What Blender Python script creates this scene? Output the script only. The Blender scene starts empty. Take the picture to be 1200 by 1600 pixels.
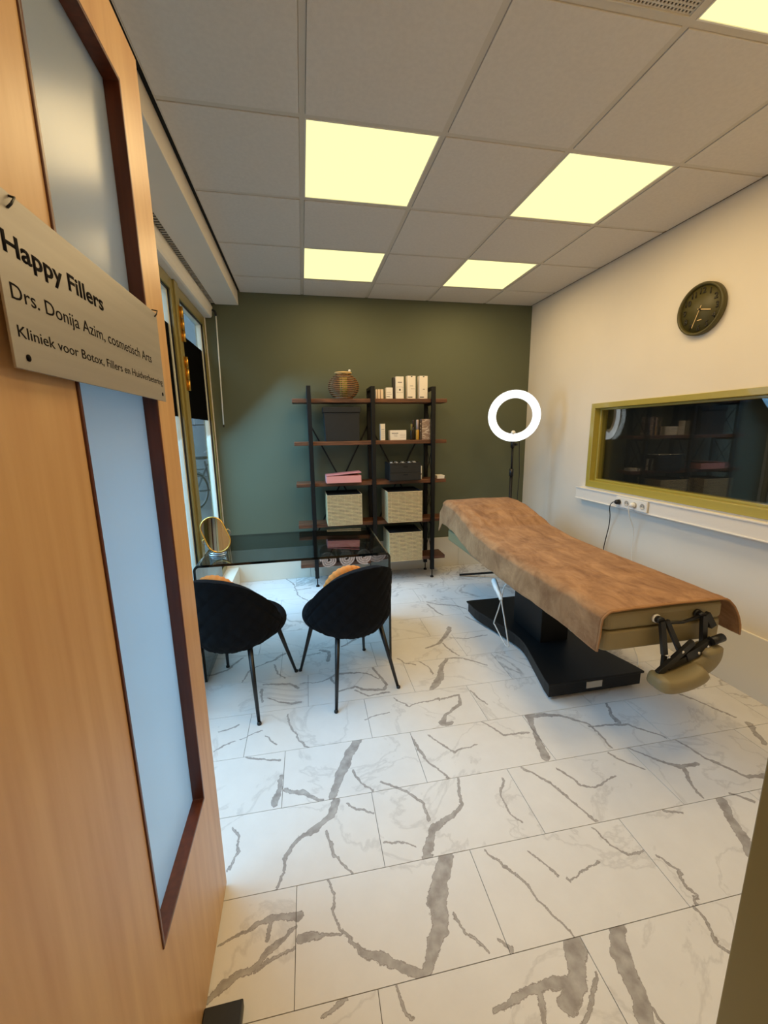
import bpy, bmesh, math, random
from mathutils import Vector, Matrix, noise as mnoise

S = bpy.context.scene
C = S.collection
random.seed(7)
PI = math.pi

# ------------------------------------------------------------------ camera, world, exposure
H = 2.735                       # ceiling height
XL, XR, YB, YF = -0.863, 2.33, 2.20, -1.56
cam_d = bpy.data.cameras.new('camera')
cam = bpy.data.objects.new('camera', cam_d)
C.objects.link(cam)
S.camera = cam
cam_d.sensor_fit = 'HORIZONTAL'
cam_d.sensor_width = 36.0
cam_d.lens = 635.82 / 1200 * 36
cam_d.clip_start = 0.02
fw = Vector((0.18753475, 0.96298024, -0.19364858))
rt = Vector((0.98091301, -0.19391574, -0.01436492))
up = Vector((0.05138465, 0.18725849, 0.98096579))
cam.matrix_world = Matrix(((rt.x, up.x, -fw.x, -0.0651), (rt.y, up.y, -fw.y, -1.9396), (rt.z, up.z, -fw.z, 1.4823), (0, 0, 0, 1)))

S.view_settings.view_transform = 'Standard'
S.view_settings.look = 'None'
S.view_settings.gamma = 1
S.view_settings.use_curve_mapping = False
S.view_settings.exposure = 0.0

LAMP_COL = (1.0, 0.70, 0.36)
LAMP_W = 8.0
world = bpy.data.worlds.new('overcast sky')
S.world = world
world.use_nodes = True
bg = world.node_tree.nodes['Background']
bg.inputs['Color'].default_value = (0.52, 0.77, 1.0, 1)
bg.inputs['Strength'].default_value = 3.4

# overcast daylight entering through the three glazed panels of the window wall
DAY_COL = (0.27, 0.62, 1.0)
DAY_W = 29.0
for (ya, yb, k, tilt, spr) in ((-1.30, -0.75, 0.21, 62, 140), (-0.72, 0.24, 0.30, 36, 92), (0.46, 1.18, 0.9, 38, 96), (1.38, 2.10, 1.25, 44, 130)):
    dl = bpy.data.lights.new('daylight', 'AREA')
    dl.shape = 'RECTANGLE'
    dl.size = yb - ya
    dl.size_y = 2.1 if spr != 140 else 1.3
    dl.energy = DAY_W * k * (yb - ya)
    dl.color = DAY_COL
    dl.spread = math.radians(spr)
    do = bpy.data.objects.new('daylight', dl)
    C.objects.link(do)
    do.location = (XL - 0.16, (ya + yb) / 2, 1.35 if spr != 140 else 0.95)
    # face +x, tilted down like light from the sky above the street
    do.rotation_euler = (math.radians(tilt), 0, math.radians(-90))


# ------------------------------------------------------------------ colours and materials
def lin(c):
    return tuple(((v / 255) / 12.92 if v / 255 <= 0.04045 else ((v / 255 + 0.055) / 1.055) ** 2.4) for v in c) + (1.0,)


MATS = {}


def mat(name, col, rough=0.5, metal=0.0, spec=0.5, var=0.0, vscale=8.0, stretch=(1, 1, 1), bump=0.0, bscale=60.0, sheen=0.0, col2=None, coat=0.0):
    if name in MATS:
        return MATS[name]
    m = bpy.data.materials.new(name)
    m.use_nodes = True
    nt = m.node_tree
    b = nt.nodes['Principled BSDF']
    b.inputs['Base Color'].default_value = lin(col)
    b.inputs['Roughness'].default_value = rough
    b.inputs['Metallic'].default_value = metal
    b.inputs['Specular IOR Level'].default_value = spec
    b.inputs['Coat Weight'].default_value = coat
    if sheen:
        b.inputs['Sheen Weight'].default_value = sheen
        b.inputs['Sheen Roughness'].default_value = 0.4
        b.inputs['Sheen Tint'].default_value = lin(col2 or col)
    if var or bump:
        tc = nt.nodes.new('ShaderNodeTexCoord')
        mp = nt.nodes.new('ShaderNodeMapping')
        mp.inputs['Scale'].default_value = stretch
        nt.links.new(tc.outputs['Object'], mp.inputs['Vector'])
    if var:
        n = nt.nodes.new('ShaderNodeTexNoise')
        n.inputs['Scale'].default_value = vscale
        n.inputs['Detail'].default_value = 5
        nt.links.new(mp.outputs['Vector'], n.inputs['Vector'])
        mix = nt.nodes.new('ShaderNodeMix')
        mix.data_type = 'RGBA'
        a = lin(col)
        d = lin(col2) if col2 else tuple(v * (1 - var) for v in a[:3]) + (1,)
        mix.inputs[6].default_value = a
        mix.inputs[7].default_value = d
        r = nt.nodes.new('ShaderNodeMapRange')
        r.inputs['From Min'].default_value = 0.35
        r.inputs['From Max'].default_value = 0.65
        nt.links.new(n.outputs['Fac'], r.inputs['Value'])
        nt.links.new(r.outputs['Result'], mix.inputs[0])
        nt.links.new(mix.outputs[2], b.inputs['Base Color'])
    if bump:
        n2 = nt.nodes.new('ShaderNodeTexNoise')
        n2.inputs['Scale'].default_value = bscale
        n2.inputs['Detail'].default_value = 4
        nt.links.new(mp.outputs['Vector'], n2.inputs['Vector'])
        bp = nt.nodes.new('ShaderNodeBump')
        bp.inputs['Strength'].default_value = bump
        bp.inputs['Distance'].default_value = 0.004
        nt.links.new(n2.outputs['Fac'], bp.inputs['Height'])
        nt.links.new(bp.outputs['Normal'], b.inputs['Normal'])
    MATS[name] = m
    return m


def emis(name, col, strength):
    m = bpy.data.materials.new(name)
    m.use_nodes = True
    nt = m.node_tree
    nt.nodes.clear()
    e = nt.nodes.new('ShaderNodeEmission')
    e.inputs['Color'].default_value = tuple(col) + (1,)
    e.inputs['Strength'].default_value = strength
    o = nt.nodes.new('ShaderNodeOutputMaterial')
    nt.links.new(e.outputs[0], o.inputs[0])
    return m


def glass(name, tint, ior=1.5, rough=0.0, refl=(1, 1, 1), fixed=None):
    """thin glass: fresnel mix of tinted transparency and sharp reflection"""
    m = bpy.data.materials.new(name)
    m.use_nodes = True
    nt = m.node_tree
    nt.nodes.clear()
    t = nt.nodes.new('ShaderNodeBsdfTransparent')
    t.inputs['Color'].default_value = tuple(tint) + (1,)
    g = nt.nodes.new('ShaderNodeBsdfGlossy')
    g.inputs['Roughness'].default_value = rough
    g.inputs['Color'].default_value = tuple(refl) + (1,)
    fr = nt.nodes.new('ShaderNodeFresnel')
    # same reflectance from either side of the sheet
    ge = nt.nodes.new('ShaderNodeNewGeometry')
    mr = nt.nodes.new('ShaderNodeMapRange')
    mr.inputs['To Min'].default_value = ior
    mr.inputs['To Max'].default_value = 1 / ior
    nt.links.new(ge.outputs['Backfacing'], mr.inputs['Value'])
    nt.links.new(mr.outputs['Result'], fr.inputs['IOR'])
    mx = nt.nodes.new('ShaderNodeMixShader')
    o = nt.nodes.new('ShaderNodeOutputMaterial')
    nt.links.new(fr.outputs[0], mx.inputs[0])
    nt.links.new(t.outputs[0], mx.inputs[1])
    nt.links.new(g.outputs[0], mx.inputs[2])
    nt.links.new(mx.outputs[0], o.inputs[0])
    return m


def wood(name, c1, c2, axis='Z', rough=0.45, scale=5.0, rings=0.0):
    m = bpy.data.materials.new(name)
    m.use_nodes = True
    nt = m.node_tree
    b = nt.nodes['Principled BSDF']
    b.inputs['Roughness'].default_value = rough
    tc = nt.nodes.new('ShaderNodeTexCoord')
    mp = nt.nodes.new('ShaderNodeMapping')
    st = {'X': (0.08, 1, 1), 'Y': (1, 0.08, 1), 'Z': (1, 1, 0.08)}[axis]
    mp.inputs['Scale'].default_value = st
    nt.links.new(tc.outputs['Object'], mp.inputs['Vector'])
    n1 = nt.nodes.new('ShaderNodeTexNoise')
    n1.inputs['Scale'].default_value = scale
    n1.inputs['Detail'].default_value = 4
    n1.inputs['Distortion'].default_value = 0.6
    n2 = nt.nodes.new('ShaderNodeTexNoise')
    n2.inputs['Scale'].default_value = scale * 14
    n2.inputs['Detail'].default_value = 6
    nt.links.new(mp.outputs['Vector'], n1.inputs['Vector'])
    nt.links.new(mp.outputs['Vector'], n2.inputs['Vector'])
    # contour-like growth rings from the slow noise
    mu = nt.nodes.new('ShaderNodeMath')
    mu.operation = 'MULTIPLY'
    mu.inputs[1].default_value = 7.0
    nt.links.new(n1.outputs['Fac'], mu.inputs[0])
    frc = nt.nodes.new('ShaderNodeMath')
    frc.operation = 'PINGPONG'
    frc.inputs[1].default_value = 0.5
    nt.links.new(mu.outputs[0], frc.inputs[0])
    ad = nt.nodes.new('ShaderNodeMath')
    ad.operation = 'MULTIPLY_ADD'
    ad.inputs[1].default_value = 0.55
    nt.links.new(frc.outputs[0], ad.inputs[0])
    nt.links.new(n2.outputs['Fac'], ad.inputs[2])
    r = nt.nodes.new('ShaderNodeMapRange')
    r.inputs['From Min'].default_value = 0.35
    r.inputs['From Max'].default_value = 0.95
    nt.links.new(ad.outputs[0], r.inputs['Value'])
    mix = nt.nodes.new('ShaderNodeMix')
    mix.data_type = 'RGBA'
    mix.inputs[6].default_value = lin(c1)
    mix.inputs[7].default_value = lin(c2)
    nt.links.new(r.outputs['Result'], mix.inputs[0])
    nt.links.new(mix.outputs[2], b.inputs['Base Color'])
    return m


# ------------------------------------------------------------------ mesh builder
class MB:
    def __init__(self):
        self.v = []
        self.f = []
        self.smooth = []

    def add(self, vs, fs, smooth=False):
        o = len(self.v)
        self.v += [tuple(p) for p in vs]
        for f in fs:
            self.f.append(tuple(i + o for i in f))
            self.smooth.append(smooth)
        return self

    def box(self, x0, x1, y0, y1, z0, z1):
        vs = [(x0, y0, z0), (x1, y0, z0), (x1, y1, z0), (x0, y1, z0), (x0, y0, z1), (x1, y0, z1), (x1, y1, z1), (x0, y1, z1)]
        return self.add(vs, [(0, 3, 2, 1), (4, 5, 6, 7), (0, 1, 5, 4), (1, 2, 6, 5), (2, 3, 7, 6), (3, 0, 4, 7)])

    def obox(self, c, ax, ay, az, sx, sy, sz):
        """oriented box: centre, three unit axes, half sizes"""
        c = Vector(c)
        vs = []
        for k in (-1, 1):
            for i, j in ((-1, -1), (1, -1), (1, 1), (-1, 1)):
                vs.append(c + ax * sx * i + ay * sy * j + az * sz * k)
        return self.add(vs, [(0, 3, 2, 1), (4, 5, 6, 7), (0, 1, 5, 4), (1, 2, 6, 5), (2, 3, 7, 6), (3, 0, 4, 7)])

    def bar(self, a, b, w, t, upv=(0, 0, 1)):
        """rectangular bar from a to b"""
        a, b = Vector(a), Vector(b)
        d = (b - a).normalized()
        u = Vector(upv)
        s = d.cross(u)
        if s.length < 1e-4:
            s = d.cross(Vector((1, 0, 0)))
        s.normalize()
        n = s.cross(d)
        return self.obox((a + b) / 2, d, s, n, (b - a).length / 2, w / 2, t / 2)

    def tube(self, path, r, n=8, closed=False, caps=True):
        path = [Vector(p) for p in path]
        rs = r if isinstance(r, (list, tuple)) else [r] * len(path)
        L = len(path)
        prev = None
        vs = []
        for i, p in enumerate(path):
            if closed:
                d = path[(i + 1) % L] - path[i - 1]
            else:
                d = path[min(i + 1, L - 1)] - path[max(i - 1, 0)]
            d.normalize()
            if prev is None:
                u = d.orthogonal().normalized()
            else:
                u = prev - d * prev.dot(d)
                u.normalize()
            prev = u
            w = d.cross(u)
            for k in range(n):
                a = 2 * PI * k / n
                vs.append(p + (u * math.cos(a) + w * math.sin(a)) * rs[i])
        fs = []
        for i in range(L if closed else L - 1):
            j = (i + 1) % L
            for k in range(n):
                k2 = (k + 1) % n
                fs.append((i * n + k, i * n + k2, j * n + k2, j * n + k))
        self.add(vs, fs, True)
        if caps and not closed:
            o = len(self.v) - len(vs)
            self.f.append(tuple(o + k for k in reversed(range(n))))
            self.f.append(tuple(o + (L - 1) * n + k for k in range(n)))
            self.smooth += [False, False]
        return self

    def lathe(self, prof, c=(0, 0, 0), n=32, axis=None, mod=None, caps=True):
        """profile of (r, h) turned about the axis through c; mod(angle, i) scales"""
        c = Vector(c)
        ax = Vector(axis).normalized() if axis else Vector((0, 0, 1))
        u = ax.orthogonal().normalized() if axis else Vector((1, 0, 0))
        w = ax.cross(u)
        vs = []
        for i, (r, h) in enumerate(prof):
            for k in range(n):
                a = 2 * PI * k / n
                s, dh = (1, 0) if mod is None else mod(a, i)
                vs.append(c + ax * (h + dh) + (u * math.cos(a) + w * math.sin(a)) * (r * s))
        fs = []
        for i in range(len(prof) - 1):
            for k in range(n):
                k2 = (k + 1) % n
                fs.append((i * n + k, i * n + k2, (i + 1) * n + k2, (i + 1) * n + k))
        self.add(vs, fs, True)
        o = len(self.v) - len(vs)
        if caps and prof[0][0] > 1e-6:
            self.f.append(tuple(o + k for k in reversed(range(n))))
            self.smooth.append(False)
        if caps and prof[-1][0] > 1e-6:
            self.f.append(tuple(o + (len(prof) - 1) * n + k for k in range(n)))
            self.smooth.append(False)
        return self

    def prism(self, poly, ext, at=(0, 0, 0)):
        """poly: 3-D loop, ext: extrusion vector"""
        e = Vector(ext)
        n = len(poly)
        vs = [Vector(p) + Vector(at) for p in poly]
        vs += [p + e for p in vs]
        fs = [tuple(reversed(range(n))), tuple(range(n, 2 * n))]
        for i in range(n):
            j = (i + 1) % n
            fs.append((i, j, n + j, n + i))
        return self.add(vs, fs)

    def frame(self, plane, d0, d1, a0, a1, b0, b1, A0, A1, B0, B1):
        """flat frame: inner hole a0..a1 x b0..b1, outer A0..A1 x B0..B1, in plane 'x','y','z' from depth d0 to d1"""
        def P(d, a, b):
            return {'x': (d, a, b), 'y': (a, d, b), 'z': (a, b, d)}[plane]
        vs = []
        for d in (d0, d1):
            vs += [P(d, A0, B0), P(d, A1, B0), P(d, A1, B1), P(d, A0, B1), P(d, a0, b0), P(d, a1, b0), P(d, a1, b1), P(d, a0, b1)]
        fs = []
        for i in range(4):
            j = (i + 1) % 4
            fs.append((i, j, 4 + j, 4 + i))
            fs.append((8 + j, 8 + i, 12 + i, 12 + j))
            fs.append((j, i, 8 + i, 8 + j))
            fs.append((4 + i, 4 + j, 12 + j, 12 + i))
        return self.add(vs, fs)

    def grid(self, fn, nu, nv, smooth=True, closed_u=False):
        vs = [fn(i / (nu if closed_u else nu - 1), j / (nv - 1)) for j in range(nv) for i in range(nu)]
        fs = []
        for j in range(nv - 1):
            for i in range(nu if closed_u else nu - 1):
                i2 = (i + 1) % nu
                fs.append((j * nu + i, j * nu + i2, (j + 1) * nu + i2, (j + 1) * nu + i))
        return self.add(vs, fs, smooth)

    def build(self, name, m, parent=None, local=False, bevel=0.0, origin=None, solid=0.0, subsurf=0, segs=2):
        if parent is not None:
            off = Vector((0, 0, 0)) if local else woff(parent)
            loc = Vector((0, 0, 0))
        else:
            xs = [v[0] for v in self.v]
            ys = [v[1] for v in self.v]
            zs = [v[2] for v in self.v]
            off = Vector(origin) if origin else Vector(((min(xs) + max(xs)) / 2, (min(ys) + max(ys)) / 2, min(zs)))
            loc = off
        me = bpy.data.meshes.new(name)
        me.from_pydata([(v[0] - off.x, v[1] - off.y, v[2] - off.z) for v in self.v], [], self.f)
        bm = bmesh.new()
        bm.from_mesh(me)
        bmesh.ops.recalc_face_normals(bm, faces=bm.faces)
        bm.to_mesh(me)
        bm.free()
        me.polygons.foreach_set('use_smooth', self.smooth)
        me.materials.append(m)
        o = bpy.data.objects.new(name, me)
        o.location = loc
        C.objects.link(o)
        if parent is not None:
            o.parent = parent
        if subsurf:
            md = o.modifiers.new('sub', 'SUBSURF')
            md.levels = md.render_levels = subsurf
        if solid:
            md = o.modifiers.new('solid', 'SOLIDIFY')
            md.thickness = solid
            md.offset = 0
        if bevel:
            md = o.modifiers.new('bevel', 'BEVEL')
            md.width = bevel
            md.segments = segs
            md.limit_method = 'ANGLE'
            md.angle_limit = math.radians(40)
        return o


def woff(o):
    v = Vector((0, 0, 0))
    while o is not None:
        v += o.location
        o = o.parent
    return v


def thing(name, label, cat, loc=(0, 0, 0), rotz=0.0, group=None):
    o = bpy.data.objects.new(name, None)
    o.empty_display_size = 0.05
    C.objects.link(o)
    o.location = loc
    o.rotation_euler = (0, 0, rotz)
    o['label'] = label
    o['category'] = cat
    if group:
        o['group'] = group
    return o


def tag(o, label, cat, group=None):
    o['label'] = label
    o['category'] = cat
    if group:
        o['group'] = group
    return o


def struct(o, label=None, cat=None):
    o['kind'] = 'structure'
    if label:
        o['label'] = label
    if cat:
        o['category'] = cat
    return o


def text_mesh(name, body, size, m, parent, origin, ax, ay, width=None, bold=0.0, depth=0.0002, align='LEFT'):
    """text as a flat mesh: origin = baseline start, ax = reading direction, ay = up"""
    cu = bpy.data.curves.new(name, 'FONT')
    cu.body = body
    cu.size = 1.0
    cu.extrude = 0.0
    cu.offset = bold
    cu.align_x = align
    cu.resolution_u = 3
    tmp = bpy.data.objects.new('tmp', cu)
    C.objects.link(tmp)
    dg = bpy.context.evaluated_depsgraph_get()
    me = bpy.data.meshes.new_from_object(tmp.evaluated_get(dg))
    bpy.data.objects.remove(tmp)
    xs = [v.co.x for v in me.vertices]
    w0 = max(xs) - min(xs)
    x00 = min(xs) if align == 'LEFT' else 0.0
    sx = (width / w0) if width else size
    ax, ay = Vector(ax), Vector(ay)
    off = Vector(origin) - woff(parent)
    az = ax.cross(ay)
    for v in me.vertices:
        v.co = off + ax * ((v.co.x - x00) * sx) + ay * (v.co.y * size) + az * v.co.z
    me.name = name
    me.materials.clear()
    me.materials.append(m)
    o = bpy.data.objects.new(name, me)
    C.objects.link(o)
    o.parent = parent
    if depth:
        md = o.modifiers.new('solid', 'SOLIDIFY')
        md.thickness = depth
        md.offset = 0
    return o


# ------------------------------------------------------------------ shared materials
M_wall = mat('white wall paint', (233, 224, 210), 0.75, var=0.03, vscale=3, bump=0.05, bscale=160)
M_green = mat('sage green wall paint', (92, 97, 76), 0.7, var=0.03, vscale=3, bump=0.05, bscale=160)
M_skirt = mat('cream skirting', (232, 224, 206), 0.45)
M_olive = mat('olive lacquer', (142, 128, 72), 0.35, coat=0.2)
M_tile_c = mat('mineral ceiling tile', (220, 214, 206), 0.9, var=0.05, vscale=60, bump=0.25, bscale=220)
M_grid = mat('ceiling grid paint', (205, 198, 186), 0.5)
M_black = mat('black powder coat', (17, 17, 17), 0.5, spec=0.3)
M_blackpl = mat('black plastic', (16, 16, 17), 0.4)
M_steel = mat('brushed steel', (168, 162, 156), 0.42, metal=0.35, var=0.12, vscale=12, stretch=(1, 0.08, 4))
M_white = mat('white plastic', (238, 236, 230), 0.35)
M_whitemat = mat('white lacquer', (236, 230, 220), 0.5)
M_gold = mat('gold metal', (214, 168, 84), 0.25, metal=0.9)
M_brass = mat('brass', (205, 158, 70), 0.3, metal=0.9)
M_chrome = mat('chrome', (210, 210, 212), 0.12, metal=1.0)
M_dark = mat('shadow gap black', (10, 10, 10), 0.8)
M_door = wood('beech veneer', (214, 174, 124), (196, 150, 102), 'Z', 0.38, 3.0)
M_mahog = wood('mahogany bead', (104, 52, 30), (70, 32, 18), 'Z', 0.35, 6.0)
M_shelf = wood('rustic brown shelf wood', (122, 76, 46), (62, 36, 22), 'X', 0.5, 7.0)
M_winglass = glass('window glass', (0.93, 0.96, 0.96), 1.45)

# ------------------------------------------------------------------ FLOOR
BED_TL, BED_TW, PHI = 0.61, 0.305, math.radians(-0.555)
M_grout = mat('dark grout', (120, 116, 110), 0.9)
fl = struct(MB().box(XL - 0.1, XR + 0.1, -3.25, YB + 0.1, -0.06, -0.003).build('floor', M_grout), 'white marble look tiled floor', 'floor')


def seg_group():
    g = bpy.data.node_groups.new('vein segment', 'ShaderNodeTree')
    for n, t in (('P', 'NodeSocketVector'), ('A', 'NodeSocketVector'), ('BA', 'NodeSocketVector'), ('inv', 'NodeSocketFloat'), ('wa', 'NodeSocketFloat'), ('dw', 'NodeSocketFloat'), ('prev', 'NodeSocketFloat')):
        g.interface.new_socket(n, in_out='INPUT', socket_type=t)
    g.interface.new_socket('out', in_out='OUTPUT', socket_type='NodeSocketFloat')
    N, L = g.nodes, g.links
    gi, go = N.new('NodeGroupInput'), N.new('NodeGroupOutput')

    def vm(op, a, b=None):
        n = N.new('ShaderNodeVectorMath')
        n.operation = op
        L.new(a, n.inputs[0])
        if b is not None:
            L.new(b, n.inputs[3 if op == 'SCALE' else 1])
        return n

    def mm(op, a, b=None, c=None, clamp=False):
        n = N.new('ShaderNodeMath')
        n.operation = op
        n.use_clamp = clamp
        for k, s in enumerate((a, b, c)):
            if s is None:
                continue
            if isinstance(s, float):
                n.inputs[k].default_value = s
            else:
                L.new(s, n.inputs[k])
        return n.outputs[0]
    pa = vm('SUBTRACT', gi.outputs['P'], gi.outputs['A']).outputs[0]
    dt = vm('DOT_PRODUCT', pa, gi.outputs['BA']).outputs['Value']
    h = mm('MULTIPLY', dt, gi.outputs['inv'], clamp=True)
    bh = vm('SCALE', gi.outputs['BA'], h).outputs[0]
    d = vm('DISTANCE', pa, bh).outputs['Value']
    w = mm('MULTIPLY_ADD', h, gi.outputs['dw'], gi.outputs['wa'])
    df = mm('SUBTRACT', w, d)
    sc = mm('MULTIPLY_ADD', df, 230.0, 0.5, clamp=True)
    mx = mm('MAXIMUM', sc, gi.outputs['prev'])
    L.new(mx, go.inputs['out'])
    return g


SEG = seg_group()


def marble(name, segs):
    m = bpy.data.materials.new(name)
    m.use_nodes = True
    nt = m.node_tree
    N, L = nt.nodes, nt.links
    b = N['Principled BSDF']
    b.inputs['Roughness'].default_value = 0.42
    b.inputs['Specular IOR Level'].default_value = 0.35
    geo = N.new('ShaderNodeNewGeometry')
    # warp so that veins wander
    nz = N.new('ShaderNodeTexNoise')
    nz.inputs['Scale'].default_value = 9
    nz.inputs['Detail'].default_value = 6
    nz.inputs['Roughness'].default_value = 0.62
    L.new(geo.outputs['Position'], nz.inputs['Vector'])
    sub = N.new('ShaderNodeVectorMath')
    sub.operation = 'MULTIPLY_ADD'
    sub.inputs[1].default_value = (0.055, 0.055, 0)
    L.new(nz.outputs['Color'], sub.inputs[0])
    sub2 = N.new('ShaderNodeVectorMath')
    sub2.operation = 'SUBTRACT'
    sub2.inputs[1].default_value = (0.0275, 0.0275, 0)
    L.new(geo.outputs['Position'], sub2.inputs[0])
    L.new(sub2.outputs[0], sub.inputs[2])
    fl2 = N.new('ShaderNodeVectorMath')
    fl2.operation = 'MULTIPLY'
    fl2.inputs[1].default_value = (1, 1, 0)
    L.new(sub.outputs[0], fl2.inputs[0])
    nzf = N.new('ShaderNodeTexNoise')
    nzf.inputs['Scale'].default_value = 34
    nzf.inputs['Detail'].default_value = 5
    nzf.inputs['Roughness'].default_value = 0.7
    L.new(geo.outputs['Position'], nzf.inputs['Vector'])
    fz = N.new('ShaderNodeVectorMath')
    fz.operation = 'MULTIPLY_ADD'
    fz.inputs[1].default_value = (0.022, 0.022, 0)
    L.new(nzf.outputs['Color'], fz.inputs[0])
    L.new(fl2.outputs[0], fz.inputs[2])
    fz2 = N.new('ShaderNodeVectorMath')
    fz2.operation = 'SUBTRACT'
    fz2.inputs[1].default_value = (0.011, 0.011, 0)
    L.new(fz.outputs[0], fz2.inputs[0])
    P = fz2.outputs[0]
    prev = None
    for (ax, ay, bx, by, wa, wb) in segs:
        g = N.new('ShaderNodeGroup')
        g.node_tree = SEG
        g.inputs['A'].default_value = (ax, ay, 0)
        g.inputs['BA'].default_value = (bx - ax, by - ay, 0)
        g.inputs['inv'].default_value = 1.0 / max(1e-6, (bx - ax) ** 2 + (by - ay) ** 2)
        g.inputs['wa'].default_value = wa
        g.inputs['dw'].default_value = wb - wa
        L.new(P, g.inputs['P'])
        if prev is not None:
            L.new(prev, g.inputs['prev'])
        prev = g.outputs[0]
    # faint hairline veins, shifted tile by tile
    oi = N.new('ShaderNodeObjectInfo')
    sh = N.new('ShaderNodeVectorMath')
    sh.operation = 'SCALE'
    sh.inputs[0].default_value = (37.0, 23.0, 11.0)
    L.new(oi.outputs['Random'], sh.inputs[3])
    ad = N.new('ShaderNodeVectorMath')
    L.new(sh.outputs[0], ad.inputs[0])
    L.new(geo.outputs['Position'], ad.inputs[1])
    n2 = N.new('ShaderNodeTexNoise')
    n2.inputs['Scale'].default_value = 1.9
    n2.inputs['Detail'].default_value = 7
    n2.inputs['Roughness'].default_value = 0.55
    n2.inputs['Distortion'].default_value = 0.7
    L.new(ad.outputs[0], n2.inputs['Vector'])

    def mm(op, a, b_=None, c_=None, clamp=False):
        n = N.new('ShaderNodeMath')
        n.operation = op
        n.use_clamp = clamp
        for k, s in enumerate((a, b_, c_)):
            if s is None:
                continue
            if isinstance(s, (float, int)):
                n.inputs[k].default_value = s
            else:
                L.new(s, n.inputs[k])
        return n.outputs[0]
    rid = mm('ABSOLUTE', mm('SUBTRACT', n2.outputs['Fac'], 0.5))
    fine = mm('MULTIPLY', mm('MULTIPLY_ADD', rid, -70.0, 1.0, True), 0.20 if segs else 0.6)
    if not segs:
        wide = mm('MULTIPLY_ADD', mm('ABSOLUTE', mm('SUBTRACT', n2.outputs['Fac'], 0.58)), -40.0, 1.0, True)
        fine = mm('MAXIMUM', fine, mm('MULTIPLY', wide, 0.8))
    # broken, cloudy vein interior
    n3 = N.new('ShaderNodeTexNoise')
    n3.inputs['Scale'].default_value = 26
    n3.inputs['Detail'].default_value = 6
    L.new(geo.outputs['Position'], n3.inputs['Vector'])
    body = mm('MULTIPLY_ADD', n3.outputs['Fac'], 0.9, 0.22, True)
    if prev is not None:
        edge = mm('MULTIPLY', mm('MULTIPLY', prev, mm('SUBTRACT', 1.0, prev)), 3.4, None, True)
        v = mm('MAXIMUM', mm('MAXIMUM', mm('MULTIPLY', prev, body), edge), fine)
    else:
        v = mm('MULTIPLY', fine, body)
    c0 = N.new('ShaderNodeMix')
    c0.data_type = 'RGBA'
    c0.inputs[6].default_value = lin((229, 226, 222))
    c0.inputs[7].default_value = lin((215, 211, 207))
    L.new(nz.outputs['Fac'], c0.inputs[0])
    c1 = N.new('ShaderNodeMix')
    c1.data_type = 'RGBA'
    c1.inputs[7].default_value = lin((122, 113, 108))
    L.new(c0.outputs[2], c1.inputs[6])
    L.new(v, c1.inputs[0])
    L.new(c1.outputs[2], b.inputs['Base Color'])
    return m


# bold veins as traced runs on the floor: (point, half width in m) in floor coordinates
def floor_xy(px, py):
    d = fw + rt * ((px - 600) / 635.82) + up * ((800 - py) / 635.82)
    t = -1.4823 / d.z
    return (-0.0651 + d.x * t, -1.9396 + d.y * t)


VA = """512,348,45 500,400,50 495,450,50 500,500,48 485,560,35 470,600,22|528,470,6 550,510,5 600,555,5|470,605,22 425,595,25 380,580,28 350,570,18 310,535,8 285,505,5 275,440,5 262,405,4|207,530,20 230,523,18 255,518,6 290,520,4|620,527,5 655,550,14|200,475,30 165,480,16 120,495,16 80,510,8 30,545,4|140,495,12 130,535,14|198,500,10 150,545,14 110,580,16 70,605,18 30,640,18 5,665,16|195,545,5 160,565,6 110,590,10|595,335,4 640,370,5 690,410,6 715,450,5 760,490,4 788,522,4|690,340,4 750,390,4|770,395,4 780,405,3 815,370,3 840,362,3|825,290,4 870,330,4 905,350,5 935,335,6|960,348,4 1005,375,7 1015,400,7 1045,430,4 1048,455,4|980,252,6 1020,262,4|540,188,5 545,240,8 530,265,16 490,290,22 475,330,24 470,355,24|375,195,6 430,215,6 465,240,6 478,275,8|632,185,4 630,220,4 650,260,4 680,280,4|380,320,5 430,322,4 445,330,3|280,232,22 270,265,22 235,295,20 195,320,10 175,350,9 170,385,6 152,422,4|262,300,6 275,340,6 295,370,6 312,390,5|300,240,5 320,255,5 362,260,4|60,290,5 75,310,6 75,340,6 50,385,4|675,160,5 740,200,6 790,240,6 835,278,4|750,165,4 800,200,4 830,205,4 875,180,3|860,130,4 900,155,4 935,165,5|905,122,4 960,145,5 1010,160,10 1050,155,10|1020,165,12 1030,190,10 1060,225,5|1005,105,4 1080,150,5 1150,180,8 1200,180,10|325,105,28 300,150,28 285,190,26 270,228,18|315,170,5 335,195,4 358,212,3|170,208,8 205,218,16 250,232,6|165,180,8 150,240,18|90,140,4 160,148,5|440,95,4 460,130,5 490,160,4 518,187,4|590,65,4 640,95,4 690,90,5|475,95,4 530,130,4 580,115,3|690,52,20 700,80,14 715,110,16 725,140,26|700,52,12 760,52,8 820,70,5 870,120,4|855,25,5 865,50,8 880,65,14|820,75,4 900,70,4 960,90,4 985,100,4|790,530,60 785,570,50 795,620,50 770,665,40|770,620,30 710,635,18 660,660,20 620,690,10|715,640,14 718,700,14|830,600,8 825,660,12 800,700,8|878,505,50 885,560,60 905,610,50 930,665,45 940,705,45|950,670,6 980,708,6|1040,455,5 1080,500,6 1095,540,8 1120,560,5|300,660,8 270,690,10 250,700,6|410,635,6 425,680,8 440,700,5|1100,230,26 1120,270,26 1150,310,30 1165,350,30|1120,220,8 1170,235,10|1000,0,5 1060,25,5 1130,55,4|1160,70,14 1190,110,16"""
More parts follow.
